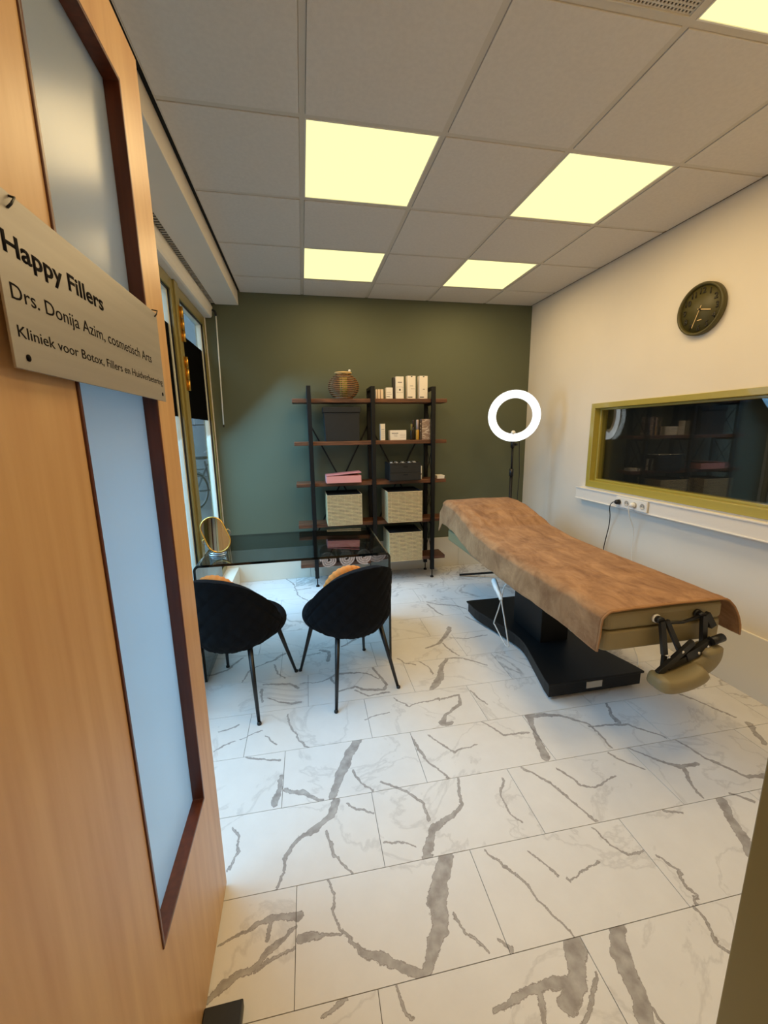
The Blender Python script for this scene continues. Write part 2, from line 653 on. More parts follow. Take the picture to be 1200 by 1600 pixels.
VB = """20,480,12 90,460,12 160,405,8|160,505,4 190,460,8 250,430,8 300,410,14 345,385,16|295,435,8 310,470,8 340,490,5|250,520,8 310,515,14 360,510,14 400,530,20|270,570,5 310,590,8 370,600,16 405,595,16|240,540,14 245,590,10|410,512,4 480,505,5 530,490,6 560,475,14 620,465,10 690,470,6 745,495,4|540,490,12 560,520,10|570,545,8 640,525,12 700,540,18 760,540,18 775,520,14 745,480,12 712,445,16|640,540,10 700,565,6 790,550,8|490,370,12 530,380,24 525,415,18|410,400,4 490,380,6|580,355,10 640,325,16|940,362,8 990,345,14 1020,320,16 1040,275,28|1010,340,8 1050,375,8 1085,395,5|970,535,30 1000,490,44 1010,440,26 1030,405,16 1100,405,10 1160,420,8 1200,435,5|910,420,5 950,440,6 975,470,6|820,405,5 855,425,6 895,435,4|945,165,8 1000,175,10 1070,180,8 1115,195,8|950,175,8 985,205,8 1015,220,6|1080,565,10 1090,600,16 1030,650,18 1010,690,26 1055,680,20|1000,580,8 1080,562,10|810,575,5 870,610,5 930,595,5 1000,575,8|680,670,4 740,645,3 790,635,3|1135,545,6 1170,580,8 1200,600,6|355,645,5 360,690,8 400,750,8 440,785,8|260,735,5 300,775,5|45,800,8 100,770,8 130,755,4|60,720,5 140,690,8|150,750,3 240,715,3|335,60,4 380,90,5 400,140,5 440,160,5|380,115,8 450,105,8|1040,320,4 1120,320,5 1200,305,6|1110,225,6 1160,250,8 1200,275,6"""
SEGS = []
for txt, sc, ox, oy in ((VA, 1.3636, 320, 1080), (VB, 2.7273, 320, 880)):
    for run in txt.split('|'):
        pts = [tuple(float(v) for v in t.split(',')) for t in run.split()]
        fp = []
        for x, y, w in pts:
            px, py = ox + x / sc, oy + y / sc
            a = floor_xy(px, py)
            hw = w / sc / 2
            e1 = floor_xy(px + hw, py)
            fp.append((a[0], a[1], max(0.0009, 0.7 * math.hypot(e1[0] - a[0], e1[1] - a[1]))))
        for p, q in zip(fp, fp[1:]):
            SEGS.append((p[0], p[1], q[0], q[1], p[2], q[2]))

M_marble = marble('marble tile', [])
cph, sph = math.cos(PHI), math.sin(PHI)
# row k spans v in [R0 - k*TW, R0 - (k-1)*TW] ; joints measured in the photograph
R0 = -0.2005
row_off = {0: 0.2, 1: 0.391, 2: 0.148, 3: -0.152, 4: 0.07}
for k in range(-8, 10):
    v1 = R0 - (k - 1) * BED_TW
    v0 = v1 - BED_TW
    if k not in row_off:
        row_off[k] = (0.146, 0.39, 0.02, 0.27, 0.55, 0.17, 0.33, 0.5)[k % 8]
    for i in range(-4, 6):
        u0 = row_off[k] + i * BED_TL
        u1 = u0 + BED_TL
        # clip against the room
        u0c, u1c = max(u0, XL - 0.02), min(u1, XR + 0.02)
        v0c, v1c = max(v0, -3.2), min(v1, YB + 0.02)
        if u1c - u0c < 0.02 or v1c - v0c < 0.02:
            continue
        ss = []
        for s in SEGS:
            inside = False
            for t in (0.05, 0.35, 0.65, 0.95):
                x = s[0] + (s[2] - s[0]) * t
                y = s[1] + (s[3] - s[1]) * t
                uu, vv = cph * x + sph * y, -sph * x + cph * y
                if u0 < uu < u1 and v0 < vv < v1:
                    inside = True
            if inside:
                ss.append(s)
        g = 0.0011
        vis = v0 > -1.5
        m = marble('marble tile veined', ss) if ss else M_marble
        mb = MB().box(u0c + g, u1c - g, v0c + g, v1c - g, -0.003, 0.0)
        mb.v = [(cph * a - sph * b_, sph * a + cph * b_, c_) for a, b_, c_ in mb.v]
        cx = sum(p[0] for p in mb.v) / 8
        cy = sum(p[1] for p in mb.v) / 8
        o = mb.build('floor_tile', m, fl)

# ------------------------------------------------------------------ WALLS
wb = struct(MB().box(XL - 0.01, XR + 0.12, YB, YB + 0.12, 0, H + 0.05).build('wall_back', M_green), 'sage green painted back wall', 'wall')
# right wall with opening for the internal window
WY0, WY1, WZ0, WZ1 = -0.95, 1.163, 1.0, 1.685
wr = MB().frame('x', XR, XR + 0.14, WY0, WY1, WZ0, WZ1, YF - 0.14, YB, 0, H + 0.05)
wr = struct(wr.build('wall_right', M_wall), 'white painted right wall', 'wall')
# left wall: solid strip by the door, sill zone below the glazing, lintel above
GY0, GY1, GZ0, GZ1 = -1.36, 2.165, 0.17, 2.50
wl = MB().frame('x', XL - 0.078, XL, GY0, GY1, GZ0, GZ1, YF - 0.14, YB, 0, H + 0.05)
wl = struct(wl.build('wall_left', M_wall), 'white outer wall around the glazing', 'wall')
# front wall with doorway
DX0, DX1, DZ = -0.475, 0.60, 2.375
wf = MB().box(XL, DX0, YF - 0.14, YF, 0, H + 0.05).box(DX1, XR, YF - 0.14, YF, 0, H + 0.05).box(DX0, DX1, YF - 0.14, YF, DZ, H + 0.05)
struct(wf.build('wall_front', M_wall), 'white wall around the doorway', 'wall')
# corridor shell behind the doorway
cw = MB().box(XL - 0.1, XR + 0.1, -3.3, -3.2, 0, H + 0.05).box(XL - 0.1, XL, -3.2, YF - 0.14, 0, H + 0.05).box(XR, XR + 0.1, -3.2, YF - 0.14, 0, H + 0.05)
struct(cw.build('wall_corridor', M_wall), 'white corridor walls outside the doorway', 'wall')

# door frame
jm = thing('trim_1', 'olive lacquered door frame', 'door frame', (0.06, -1.63, 0))
del jm['category']
jm['kind'] = 'structure'
MB().box(0.557, 0.60, -1.725, -1.555, 0, DZ).build('jamb', M_olive, jm, bevel=0.002)
MB().box(-0.475, -0.436, -1.725, -1.555, 0, DZ).build('jamb', M_olive, jm, bevel=0.002)
MB().box(-0.436, 0.557, -1.725, -1.555, DZ - 0.04, DZ).build('head', M_olive, jm, bevel=0.002)

# skirting boards
def skirting(name, label, boards):
    r = thing(name, label, 'skirting', boards[0][:1] + (boards[0][2], 0))
    del r['category']
    r['kind'] = 'structure'
    for b in boards:
        MB().box(*b).build('skirting_board', M_skirt, r, bevel=0.0025)
    return r


SK = 0.335
skirting('baseboard_back', 'tall cream skirting along the green wall', [(XL, -0.05, YB - 0.014, YB, 0, SK), (-0.048, 0.76, YB - 0.014, YB, 0, SK), (0.762, 1.575, YB - 0.014, YB, 0, SK), (1.577, XR - 0.014, YB - 0.014, YB, 0, SK)])
M_skirt_r = mat('white skirting', (226, 222, 214), 0.55)
rb = skirting('baseboard_right', 'tall white skirting along the right wall', [(XR - 0.014, XR, -1.2, 0.95, 0, 0.355), (XR - 0.014, XR, 0.952, YB - 0.014, 0, 0.355), (XR - 0.014, XR, YF, -1.202, 0, 0.355)])
for ch in rb.children:
    ch.data.materials.clear()
    ch.data.materials.append(M_skirt_r)
# boxed ledge under the glazing
lg = struct(MB().box(XL, -0.755, YF + 0.02, YB - 0.0145, 0, 0.165).build('baseboard_left', M_skirt, bevel=0.003), 'cream boxed ledge along the window wall')

# ------------------------------------------------------------------ CEILING
ce = struct(MB().box(XL - 0.1, XR + 0.1, -3.3, YB + 0.1, H + 0.05, H + 0.12).build('ceiling', M_tile_c), 'suspended grey ceiling of square tiles', 'ceiling')
CX0 = -0.545
cols = [(CX0, 0.0), (0.0, 0.6), (0.6, 1.2), (1.2, 1.8), (1.8, XR)]
rowsY = [(YF, -1.2)] + [(-1.2 + 0.6 * k, -0.6 + 0.6 * k) for k in range(5)] + [(1.8, YB)]
light_cells = {(1, 1), (1, 3), (1, 5), (3, 1), (3, 3), (3, 5)}
vent_cell = (2, 1)
gw = 0.012
for ci, (x0, x1) in enumerate(cols):
    for ri, (y0, y1) in enumerate(rowsY):
        if (ci, ri) in light_cells or (ci, ri) == vent_cell:
            continue
        a0 = x0 + (gw if ci else 0.0)
        a1 = x1 - (gw if ci < 4 else 0.012)
        b0 = y0 + (gw if ri else 0.0)
        b1 = y1 - (gw if ri < 6 else 0.0)
        # tegular tile: face a little below the tee flange
        mb = MB().box(a0 + 0.0015, a1 - 0.0015, b0 + 0.0015, b1 - 0.0015, H - 0.004, H + 0.012)
        mb.build('ceiling_tile', M_tile_c, ce, bevel=0.0015)
for ci in range(1, 5):
    x = cols[ci][0]
    MB().box(x - gw, x + gw, YF, YB, H, H + 0.03).build('grid_runner', M_grid, ce)
for ri in range(1, 7):
    y = rowsY[ri][0]
    for ci, (x0, x1) in enumerate(cols):
        MB().box(x0 + (gw if ci else 0), x1 - (gw if ci < 4 else 0), y - gw, y + gw, H, H + 0.03).build('cross_tee', M_grid, ce)
MB().box(CX0 - 0.003, CX0 + 0.0012, YF, YB, H - 0.004, H + 0.03).build('edge_angle', M_grid, ce)
MB().box(XR - 0.012, XR - 0.0005, YF, YB, H - 0.001, H + 0.03).build('edge_angle', mat('dark edge angle', (92, 84, 70), 0.6), ce)
MB().box(-0.575, CX0 - 0.0032, YF, YB, H + 0.0105, H + 0.03).build('shadow_gap', M_dark, ce)
# corridor ceiling
struct(MB().box(XL - 0.1, XR + 0.1, -3.3, YF - 0.14, H, H + 0.045).build('ceiling_corridor', M_tile_c))

M_diff = emis('lit diffuser', (1.0, 0.93, 0.40), 1.35)


def ceiling_light(x, y, label, watt=LAMP_W):
    t = thing('ceiling_light', label, 'ceiling light', (x, y, H), 0, 'square ceiling light panels')
    MB().frame('z', H - 0.002, H + 0.02, x - 0.283, x + 0.283, y - 0.283, y + 0.283, x - 0.288, x + 0.288, y - 0.288, y + 0.288).build('frame', M_white, t)
    MB().box(x - 0.2835, x + 0.2835, y - 0.2835, y + 0.2835, H + 0.001, H + 0.006).build('diffuser', M_diff, t)
    ld = bpy.data.lights.new('lamp', 'AREA')
    ld.shape = 'SQUARE'
    ld.size = 0.56
    ld.energy = watt
    ld.color = LAMP_COL
    lo = bpy.data.objects.new('lamp', ld)
    C.objects.link(lo)
    lo.parent = t
    lo.location = (0, 0, -0.004)
    return t


ceiling_light(0.3, 0.3, 'large lit square ceiling panel on the left, in front of the other left panel')
ceiling_light(0.3, 1.5, 'small-looking lit ceiling panel on the left, closest to the green wall')
ceiling_light(1.5, 0.3, 'lit square ceiling panel on the right above the treatment bed')
ceiling_light(1.5, 1.5, 'lit ceiling panel on the right, closest to the green wall')
ceiling_light(1.5, -0.9, 'lit ceiling panel cut by the top right corner beside the air vent', 10.5)
ceiling_light(0.3, -0.9, 'lit ceiling panel nearest the open wooden door', 5.5)
# added corridor lamp, out of view, as extra fill on the door
ceiling_light(0.3, -2.45, 'added ceiling panel in the unseen corridor, extra fill on the door', 6)

# air vent tile
vx, vy = 0.9, -0.9
vt = thing('air_vent', 'square perforated air vent in the ceiling at the top edge', 'air vent', (vx, vy, H))
MB().frame('z', H - 0.003, H + 0.012, vx - 0.281, vx + 0.281, vy - 0.281, vy + 0.281, vx - 0.2865, vx + 0.2865, vy - 0.2865, vy + 0.2865).build('frame', M_grid, vt, bevel=0.002)
MB().box(vx - 0.284, vx + 0.284, vy - 0.284, vy + 0.284, H + 0.02, H + 0.024).build('backing', M_dark, vt)
mb = MB()
for k in range(44):
    p = -0.2795 + k * 0.013
    mb.box(vx + p - 0.0028, vx + p + 0.0028, vy - 0.2815, vy + 0.2815, H + 0.0005, H + 0.004)
    mb.box(vx - 0.2815, vx + 0.2815, vy + p - 0.0028, vy + p + 0.0028, H + 0.001, H + 0.0045)
gr = mb.build('grille', M_grid, vt)
gr['kind'] = 'stuff'

# bulkhead along the window wall
bk = struct(MB().box(-0.768, -0.569, YF + 0.001, YB - 0.001, 2.62, H + 0.01).build('trim_2', M_wall, bevel=0.003), 'boxed bulkhead along the top of the window wall')
gt = thing('trim_3', 'slotted ventilation strip beside the blind housing', 'trim', (-0.78, 0.4, 2.62))
del gt['category']
gt['kind'] = 'structure'
MB().box(-0.80, -0.769, YF + 0.001, YB - 0.001, 2.6235, 2.66).build('backing', M_dark, gt)
mb = MB()
y = YF + 0.02
while y < YB - 0.02:
    mb.box(-0.80, -0.769, y, y + 0.010, 2.6195, 2.6234)
    y += 0.030
sl = mb.build('slat', M_grid, gt)
sl['kind'] = 'stuff'
# blind housing
bh = thing('blind_housing', 'long cream roller blind housing above the window', 'blind', (-0.82, 0.5, 2.50))
prof = [(-0.80, 2.618), (-0.80, 2.60), (-0.792, 2.595), (-0.792, 2.57), (-0.798, 2.545), (-0.80, 2.52), (-0.808, 2.506), (-0.82, 2.502), (-0.862, 2.502), (-0.862, 2.618)]
MB().prism([(x, YF + 0.03, z) for x, z in prof], (0, YB - 0.012 - YF - 0.03, 0)).build('housing', M_whitemat, bh)
# blind wand
wd = thing('blind_wand', 'thin white blind control wand hanging by the green wall', 'wand', (-0.765, 2.15, 1.55))
MB().tube([(-0.762, 2.155, 2.515), (-0.771, 2.155, 2.0), (-0.778, 2.155, 1.565)], 0.0055, 8).build('rod', M_white, wd)
MB().tube([(-0.790, 2.155, 2.56), (-0.775, 2.155, 2.555), (-0.765, 2.155, 2.54), (-0.762, 2.155, 2.51)], 0.010, 8).build('connector', M_blackpl, wd)
MB().tube([(-0.778, 2.155, 1.567), (-0.7785, 2.155, 1.545)], 0.0075, 8).build('end_cap', M_blackpl, wd)

# ------------------------------------------------------------------ LEFT GLAZING
M_board = mat('black screen', (3, 3, 4), 0.95, spec=0.05)
M_gasket = mat('black gasket', (14, 16, 22), 0.5)
M_pale = mat('pale aluminium bead', (214, 212, 196), 0.4)


def glazing(name, label, y0, y1, z0=GZ0, z1=GZ1, fr=0.05, sash=True):
    t = thing(name, label, 'window', (XL - 0.03, (y0 + y1) / 2, z0))
    del t['category']
    t['kind'] = 'structure'
    xo, xi = XL - 0.075, XL - 0.002
    MB().frame('x', xo, xi, y0 + fr, y1 - fr, z0 + fr, z1 - 0.075, y0, y1, z0, z1).build('window_frame', M_olive, t, bevel=0.002)
    a0, a1, b0, b1 = y0 + fr, y1 - fr, z0 + fr, z1 - 0.075
    MB().frame('x', xo + 0.01, xi - 0.012, a0 + 0.008, a1 - 0.008, b0 + 0.008, b1 - 0.008, a0, a1, b0, b1).build('gasket', M_gasket, t)
    MB().frame('x', xo + 0.012, xi - 0.022, a0 + 0.03, a1 - 0.03, b0 + 0.03, b1 - 0.012, a0 + 0.008, a1 - 0.008, b0 + 0.008, b1 - 0.008).build('glazing_bead', M_pale, t, bevel=0.002)
    MB().box(xo + 0.030, xo + 0.034, a0 + 0.028, a1 - 0.028, b0 + 0.028, b1 - 0.01).build('pane', M_winglass, t)
    MB().box(xo + 0.040, xo + 0.0425, a0 + 0.0285, a1 - 0.0285, 1.605, 2.205).build('black_screen', M_board, t)
    return t


glazing('window_1', 'glazed panel with a black band beside the green wall', 1.32, GY1)
glazing('window_2', 'narrow glazed door with a black band behind the wooden door', 0.40, 1.235)
glazing('window_3', 'glazed panel hidden behind the wooden door', GY0, 0.315)
mp_ = thing('trim_4', 'olive post between the glazed panels', 'trim', (XL, 1.28, GZ0))
del mp_['category']
mp_['kind'] = 'structure'
MB().box(XL - 0.08, XL + 0.012, 1.2355, 1.3195, GZ0, GZ1).build('post', M_olive, mp_, bevel=0.003)
for zc in (2.235, 1.905):
    hg = MB().tube([(XL + 0.022, 1.305, zc - 0.115), (XL + 0.022, 1.305, zc - 0.04)], 0.011, 10)
    h = hg.build('hinge', M_brass, mp_)
    MB().tube([(XL + 0.022, 1.305, zc - 0.037), (XL + 0.022, 1.305, zc + 0.037)], 0.011, 10).build('knuckle', M_brass, h)
    MB().tube([(XL + 0.022, 1.305, zc + 0.04), (XL + 0.022, 1.305, zc + 0.115)], 0.011, 10).build('knuckle', M_brass, h)
    MB().box(XL + 0.0125, XL + 0.0155, 1.27, 1.31, zc - 0.115, zc + 0.115).build('leaf', M_brass, h)
mp2 = struct(MB().box(XL - 0.08, XL + 0.012, 0.3155, 0.3995, GZ0, GZ1).build('trim_5', M_olive, bevel=0.003), 'olive post behind the wooden door')

# ------------------------------------------------------------------ INTERNAL WINDOW (right wall)
w4 = thing('window_4', 'dark internal window in a lime olive frame', 'window', (XR, 0.1, WZ0))
del w4['category']
w4['kind'] = 'structure'
M_lime = mat('lime olive lacquer', (172, 158, 70), 0.35, coat=0.25)
MB().frame('x', XR - 0.012, XR + 0.10, WY0 + 0.045, WY1 - 0.045, WZ0 + 0.05, WZ1 - 0.04, WY0, WY1, WZ0 - 0.004, WZ1).build('window_frame', M_lime, w4, bevel=0.003)
MB().frame('x', XR + 0.035, XR + 0.10, WY0 + 0.065, WY1 - 0.065, WZ0 + 0.065, WZ1 - 0.055, WY0 + 0.0452, WY1 - 0.0452, WZ0 + 0.0502, WZ1 - 0.0402).build('glazing_bead', M_lime, w4, bevel=0.002)
M_ipane = glass('dark pane', (0.86, 0.87, 0.87), 1.5)
MB().box(XR + 0.050, XR + 0.054, WY0 + 0.064, WY1 - 0.064, WZ0 + 0.064, WZ1 - 0.054).build('pane', M_ipane, w4)
MB().box(XR + 0.082, XR + 0.086, WY0 + 0.064, WY1 - 0.064, WZ0 + 0.064, WZ1 - 0.054).build('pane', M_ipane, w4)
MB().box(XR + 0.115, XR + 0.135, WY0 + 0.001, WY1 - 0.001, WZ0 + 0.001, WZ1 - 0.001).build('dark_backing', mat('dark room backing', (66, 66, 62), 0.6), w4)  # dark sheet whose colour stands in for the unlit room behind

# cable trunking
tr = thing('cable_trunking', 'long white cable trunking under the internal window', 'trunking', (XR - 0.03, 0.2, 0.89))
MB().box(XR - 0.058, XR, YF + 0.05, 1.215, 0.892, 0.985).build('duct', M_whitemat, tr, bevel=0.003)
MB().box(XR - 0.064, XR - 0.0582, YF + 0.05, 1.217, 0.978, 0.989).build('lip', M_whitemat, tr, bevel=0.002)
MB().box(XR - 0.064, XR - 0.0582, YF + 0.05, 1.217, 0.887, 0.896).build('lip', M_whitemat, tr, bevel=0.002)
so = thing('socket_strip', 'white four-way wall socket strip on the trunking', 'socket', (XR - 0.065, 0.58, 0.9))
sx = XR - 0.0642
MB().box(sx - 0.012, sx, 0.432, 0.722, 0.899, 0.977).build('face_plate', M_white, so, bevel=0.004)
SOCK = [0.685, 0.613, 0.541, 0.469]
M_sockhole = mat('socket recess', (196, 190, 178), 0.5)
for k, yy in enumerate(SOCK):
    MB().lathe([(0.0205, 0), (0.0215, 0.002), (0.019, 0.0025), (0.018, 0.0005), (0.0, 0.0005)], (sx - 0.0121, yy, 0.938), 20, (-1, 0, 0)).build('socket_ring', M_sockhole, so)
    for d in (-0.0095, 0.0095):
        MB().lathe([(0.003, 0), (0.003, 0.0012)], (sx - 0.0125, yy + d, 0.938), 8, (-1, 0, 0)).build('pin_hole', M_dark, so)


def cord(name, label, pts, r, m, plug_at, plug_mat, white=False):
    t = thing(name, label, 'cable', pts[-1])
    sm = smooth_path(pts, 6)
    MB().tube(sm, r, 6).build('wire', m, t)
    px, py, pz = plug_at
    MB().lathe([(0.0175, 0.001), (0.0185, 0.006), (0.0185, 0.020), (0.014, 0.030), (0.0, 0.032)], (px, py, pz), 16, (-1, 0, 0)).build('plug', plug_mat, t)
    return t


def smooth_path(pts, n):
    P_ = [Vector(p) for p in pts]
    out = []
    for i in range(len(P_) - 1):
        p0, p1, p2, p3 = P_[max(i - 1, 0)], P_[i], P_[i + 1], P_[min(i + 2, len(P_) - 1)]
        for k in range(n):
            t = k / n
            out.append(0.5 * ((2 * p1) + (p2 - p0) * t + (2 * p0 - 5 * p1 + 4 * p2 - p3) * t * t + (3 * p1 - p0 - 3 * p2 + p3) * t ** 3))
    out.append(P_[-1])
    return out


px0 = sx - 0.0145
cord('power_cord', 'black power cord plugged into the wall socket strip', [(px0 - 0.028, SOCK[0], 0.938), (px0 - 0.03, SOCK[0] + 0.03, 0.93), (XR - 0.082, 0.77, 0.885), (XR - 0.05, 0.795, 0.80), (XR - 0.024, 0.83, 0.70), (XR - 0.022, 0.865, 0.52), (XR - 0.022, 0.88, 0.30), (XR - 0.03, 0.93, 0.05), (XR - 0.05, 1.05, 0.006), (2.2, 1.4, 0.006)], 0.0035, M_blackpl, (px0, SOCK[0], 0.938), M_blackpl)
cord('power_cord', 'white power cord plugged into the wall socket strip', [(px0 - 0.028, SOCK[2], 0.938), (px0 - 0.034, SOCK[2] + 0.01, 0.925), (px0 - 0.02, SOCK[2] + 0.012, 0.86), (XR - 0.04, 0.565, 0.75), (XR - 0.026, 0.575, 0.62), (XR - 0.022, 0.565, 0.45), (XR - 0.022, 0.56, 0.20), (XR - 0.035, 0.54, 0.03), (XR - 0.1, 0.45, 0.006), (1.95, 0.05, 0.006), (1.80, -0.03, 0.006), (1.68, 0.05, 0.09)][:10] + [(1.82, 0.12, 0.006)], 0.0035, M_white, (px0, SOCK[2], 0.938), M_white)

# ------------------------------------------------------------------ WALL CLOCK
ck = thing('wall_clock', 'round olive green wall clock on the white wall', 'clock', (XR, 0.262, 2.03))
M_clock = mat('olive clock', (76, 69, 26), 0.5)
M_clockd = mat('dark olive clock numerals', (34, 28, 12), 0.5)
cc = Vector((XR, 0.262, 2.173))
MB().lathe([(0.142, 0.0005), (0.147, 0.006), (0.147, 0.030), (0.144, 0.036), (0.137, 0.036), (0.131, 0.031), (0.129, 0.020)], cc, 64, (-1, 0, 0), caps=False).build('rim', M_clock, ck)
MB().lathe([(0.0, 0.018), (0.130, 0.018), (0.130, 0.021), (0.0, 0.021)], cc, 64, (-1, 0, 0)).build('dial', M_clock, ck)
for k in range(1, 13):
    a = k * PI / 6
    rr = 0.104
    s = 0.046
    ctr = cc + Vector((-0.0225, -math.sin(a) * rr, math.cos(a) * rr - 0.0165))
    text_mesh('numeral', str(k), s, M_clockd, ck, ctr, (0, -1, 0), (0, 0, 1), bold=0.015, depth=0.003, align='CENTER')


def clock_hand(name, ang, l, w, m, xo, tail):
    d = Vector((0, -math.sin(ang), math.cos(ang)))
    MB().bar(cc + Vector((-xo, 0, 0)) - d * tail, cc + Vector((-xo, 0, 0)) + d * l, w, 0.0015, (1, 0, 0)).build(name, m, ck)


M_hand = mat('cream clock hands', (226, 190, 130), 0.4)
clock_hand('hour_hand', math.radians(105), 0.072, 0.005, M_hand, 0.026, 0.016)
clock_hand('minute_hand', math.radians(201), 0.105, 0.0035, M_hand, 0.029, 0.022)
MB().lathe([(0.006, 0.021), (0.006, 0.031), (0.0, 0.032)], cc, 12, (-1, 0, 0)).build('hub', M_clockd, ck)
MB().box(cc.x - 0.0222, cc.x - 0.021, cc.y - 0.014, cc.y + 0.014, cc.z - 0.062, cc.z - 0.058).build('maker_mark', M_hand, ck)

# ------------------------------------------------------------------ DOOR
dr = thing('door_1', 'open beech veneer door with a tall frosted glass strip', 'door', (-0.41, -1.687, 0))
del dr['category']
dr['kind'] = 'structure'
DF, DBk = -0.39, -0.43
PY0, PY1, PZ0, PZ1 = -1.237, -0.887, 0.475, 2.185
MB().frame('x', DBk, DF, PY0, PY1, PZ0, PZ1, -1.687, -0.757, 0.008, 2.312).build('door_leaf', M_door, dr)
MB().frame('x', DBk - 0.003, DF + 0.003, PY0 + 0.008, PY1 - 0.008, PZ0 + 0.008, PZ1 - 0.008, PY0 + 0.0002, PY1 - 0.0002, PZ0 + 0.0002, PZ1 - 0.0002).build('glazing_bead', M_mahog, dr, bevel=0.0015)


def frosted():
    m = bpy.data.materials.new('frosted glass')
    m.use_nodes = True
    nt = m.node_tree
    nt.nodes.clear()
    tl = nt.nodes.new('ShaderNodeBsdfTranslucent')
    tl.inputs['Color'].default_value = (0.92, 0.95, 0.97, 1)
    df = nt.nodes.new('ShaderNodeBsdfDiffuse')
    df.inputs['Color'].default_value = (0.62, 0.66, 0.67, 1)
    gl = nt.nodes.new('ShaderNodeBsdfGlossy')
    gl.inputs['Roughness'].default_value = 0.25
    fr = nt.nodes.new('ShaderNodeFresnel')
    fr.inputs['IOR'].default_value = 1.3
    m1 = nt.nodes.new('ShaderNodeMixShader')
    m1.inputs[0].default_value = 0.12
    m2 = nt.nodes.new('ShaderNodeMixShader')
    o = nt.nodes.new('ShaderNodeOutputMaterial')
    nt.links.new(tl.outputs[0], m1.inputs[1])
    nt.links.new(df.outputs[0], m1.inputs[2])
    nt.links.new(fr.outputs[0], m2.inputs[0])
    nt.links.new(m1.outputs[0], m2.inputs[1])
    nt.links.new(gl.outputs[0], m2.inputs[2])
    nt.links.new(m2.outputs[0], o.inputs[0])
    return m


MB().box(-0.4195, -0.4165, PY0 + 0.0082, PY1 - 0.0082, PZ0 + 0.0082, PZ1 - 0.0082).build('frosted_pane', frosted(), dr)

# sign
sg = thing('door_sign', 'brushed metal practice sign with black lettering on the wooden door', 'sign', (-0.378, -1.13, 1.56))
SX = -0.374
MB().box(SX - 0.003, SX, -1.392, -0.872, 1.5585, 1.7505).build('plate', M_steel, sg, bevel=0.0006)
M_ink = mat('black lettering', (18, 14, 16), 0.9, spec=0.1)
text_mesh('lettering', 'Happy Fillers', 0.0315, M_ink, sg, (SX + 0.0002, -1.379, 1.683), (0, 1, 0), (0, 0, 1), width=0.234, bold=0.022)
text_mesh('lettering', 'Drs. Donija Azim, cosmetisch Arts', 0.0245, M_ink, sg, (SX + 0.0002, -1.379, 1.6345), (0, 1, 0), (0, 0, 1), width=0.438, bold=0.0)
text_mesh('lettering', 'Kliniek voor Botox, Fillers en Huidverbetering', 0.0185, M_ink, sg, (SX + 0.0002, -1.379, 1.594), (0, 1, 0), (0, 0, 1), width=0.494, bold=0.0)
for (yy, zz) in ((-1.368, 1.5725), (-0.893, 1.5735)):
    MB().lathe([(0.004, 0), (0.004, 0.001), (0.0, 0.0012)], (SX, yy, zz), 12, (1, 0, 0)).build('screw', M_ink, sg)
for (yy, zz) in ((-1.358, 1.7385), (-0.886, 1.7465)):
    MB().tube([(SX - 0.006, yy + 0.004, zz + 0.010), (SX + 0.005, yy + 0.006, zz + 0.008), (SX + 0.004, yy, zz - 0.001), (SX + 0.0005, yy - 0.002, zz - 0.006)], 0.0014, 6).build('hook', M_blackpl, sg)

# doorstop wedge
ds = MB().box(-0.389, -0.292, -1.19, -1.078, 0.001, 0.03)
tag(ds.build('door_stop', M_blackpl, bevel=0.003), 'black door stop on the floor at the foot of the wooden door', 'door stop')

# ------------------------------------------------------------------ SHELVING UNIT
YS = 1.885          # front face of the posts
su = thing('shelving_unit', 'tall black metal and dark wood shelving unit against the green wall', 'shelving unit', (0.59, 2.02, 0))
SHZ = [1.785, 1.40, 1.015, 0.62, 0.225]
PX = [0.01, 0.592, 1.178]
YR = 2.155
for x in PX:
    MB().box(x - 0.019, x + 0.019, YS, YS + 0.03, 0.085, 1.895).build('post', M_black, su, bevel=0.002)
    MB().box(x - 0.019, x + 0.019, YR - 0.03, YR, 0.085, 1.895).build('post', M_black, su, bevel=0.002)
    MB().box(x - 0.019, x + 0.019, YS + 0.0302, YR - 0.0302, 1.865, 1.895).build('top_bar', M_black, su, bevel=0.002)
    for z in SHZ:
        MB().box(x - 0.012, x + 0.012, YS + 0.0302, YR - 0.0302, z - 0.058, z - 0.037).build('shelf_support', M_black, su)
    for yy in (YS + 0.015, YR - 0.015):
        f = MB().tube([(x, yy, 0.018), (x, yy, 0.086)], 0.005, 8).build('foot_rod', M_black, su)
        MB().lathe([(0.018, 0.0), (0.018, 0.008), (0.011, 0.016), (0.006, 0.020)], (x, yy, 0.0), 14).build('foot', M_black, f)
for z in SHZ:
    # boards are notched between the post rows
    MB().box(-0.142, 1.322, YS + 0.031, YR - 0.031, z - 0.036, z).build('shelf_board', M_shelf, su, bevel=0.004)
# cross braces at the back of each bay (two storeys) and on the right side
for (xa, xb) in ((PX[0], PX[1]), (PX[1], PX[2])):
    MB().bar((xa, YR + 0.004, 1.57), (xb, YR + 0.004, 0.42), 0.014, 0.004, (0, 1, 0)).build('cross_brace', M_black, su)
    MB().bar((xb, YR + 0.009, 1.57), (xa, YR + 0.009, 0.42), 0.014, 0.004, (0, 1, 0)).build('cross_brace', M_black, su)
for x in (PX[2] - 0.002, PX[0] - 0.002):
    for k in range(4):
        z1, z0 = SHZ[k] - 0.063, SHZ[k + 1] + 0.007
        MB().bar((x, YS + 0.032, z1), (x, YR - 0.032, z0), 0.008, 0.004, (1, 0, 0)).build('side_brace', M_black, su)
        MB().bar((x + 0.0045, YS + 0.032, z0), (x + 0.0045, YR - 0.032, z1), 0.008, 0.004, (1, 0, 0)).build('side_brace', M_black, su)

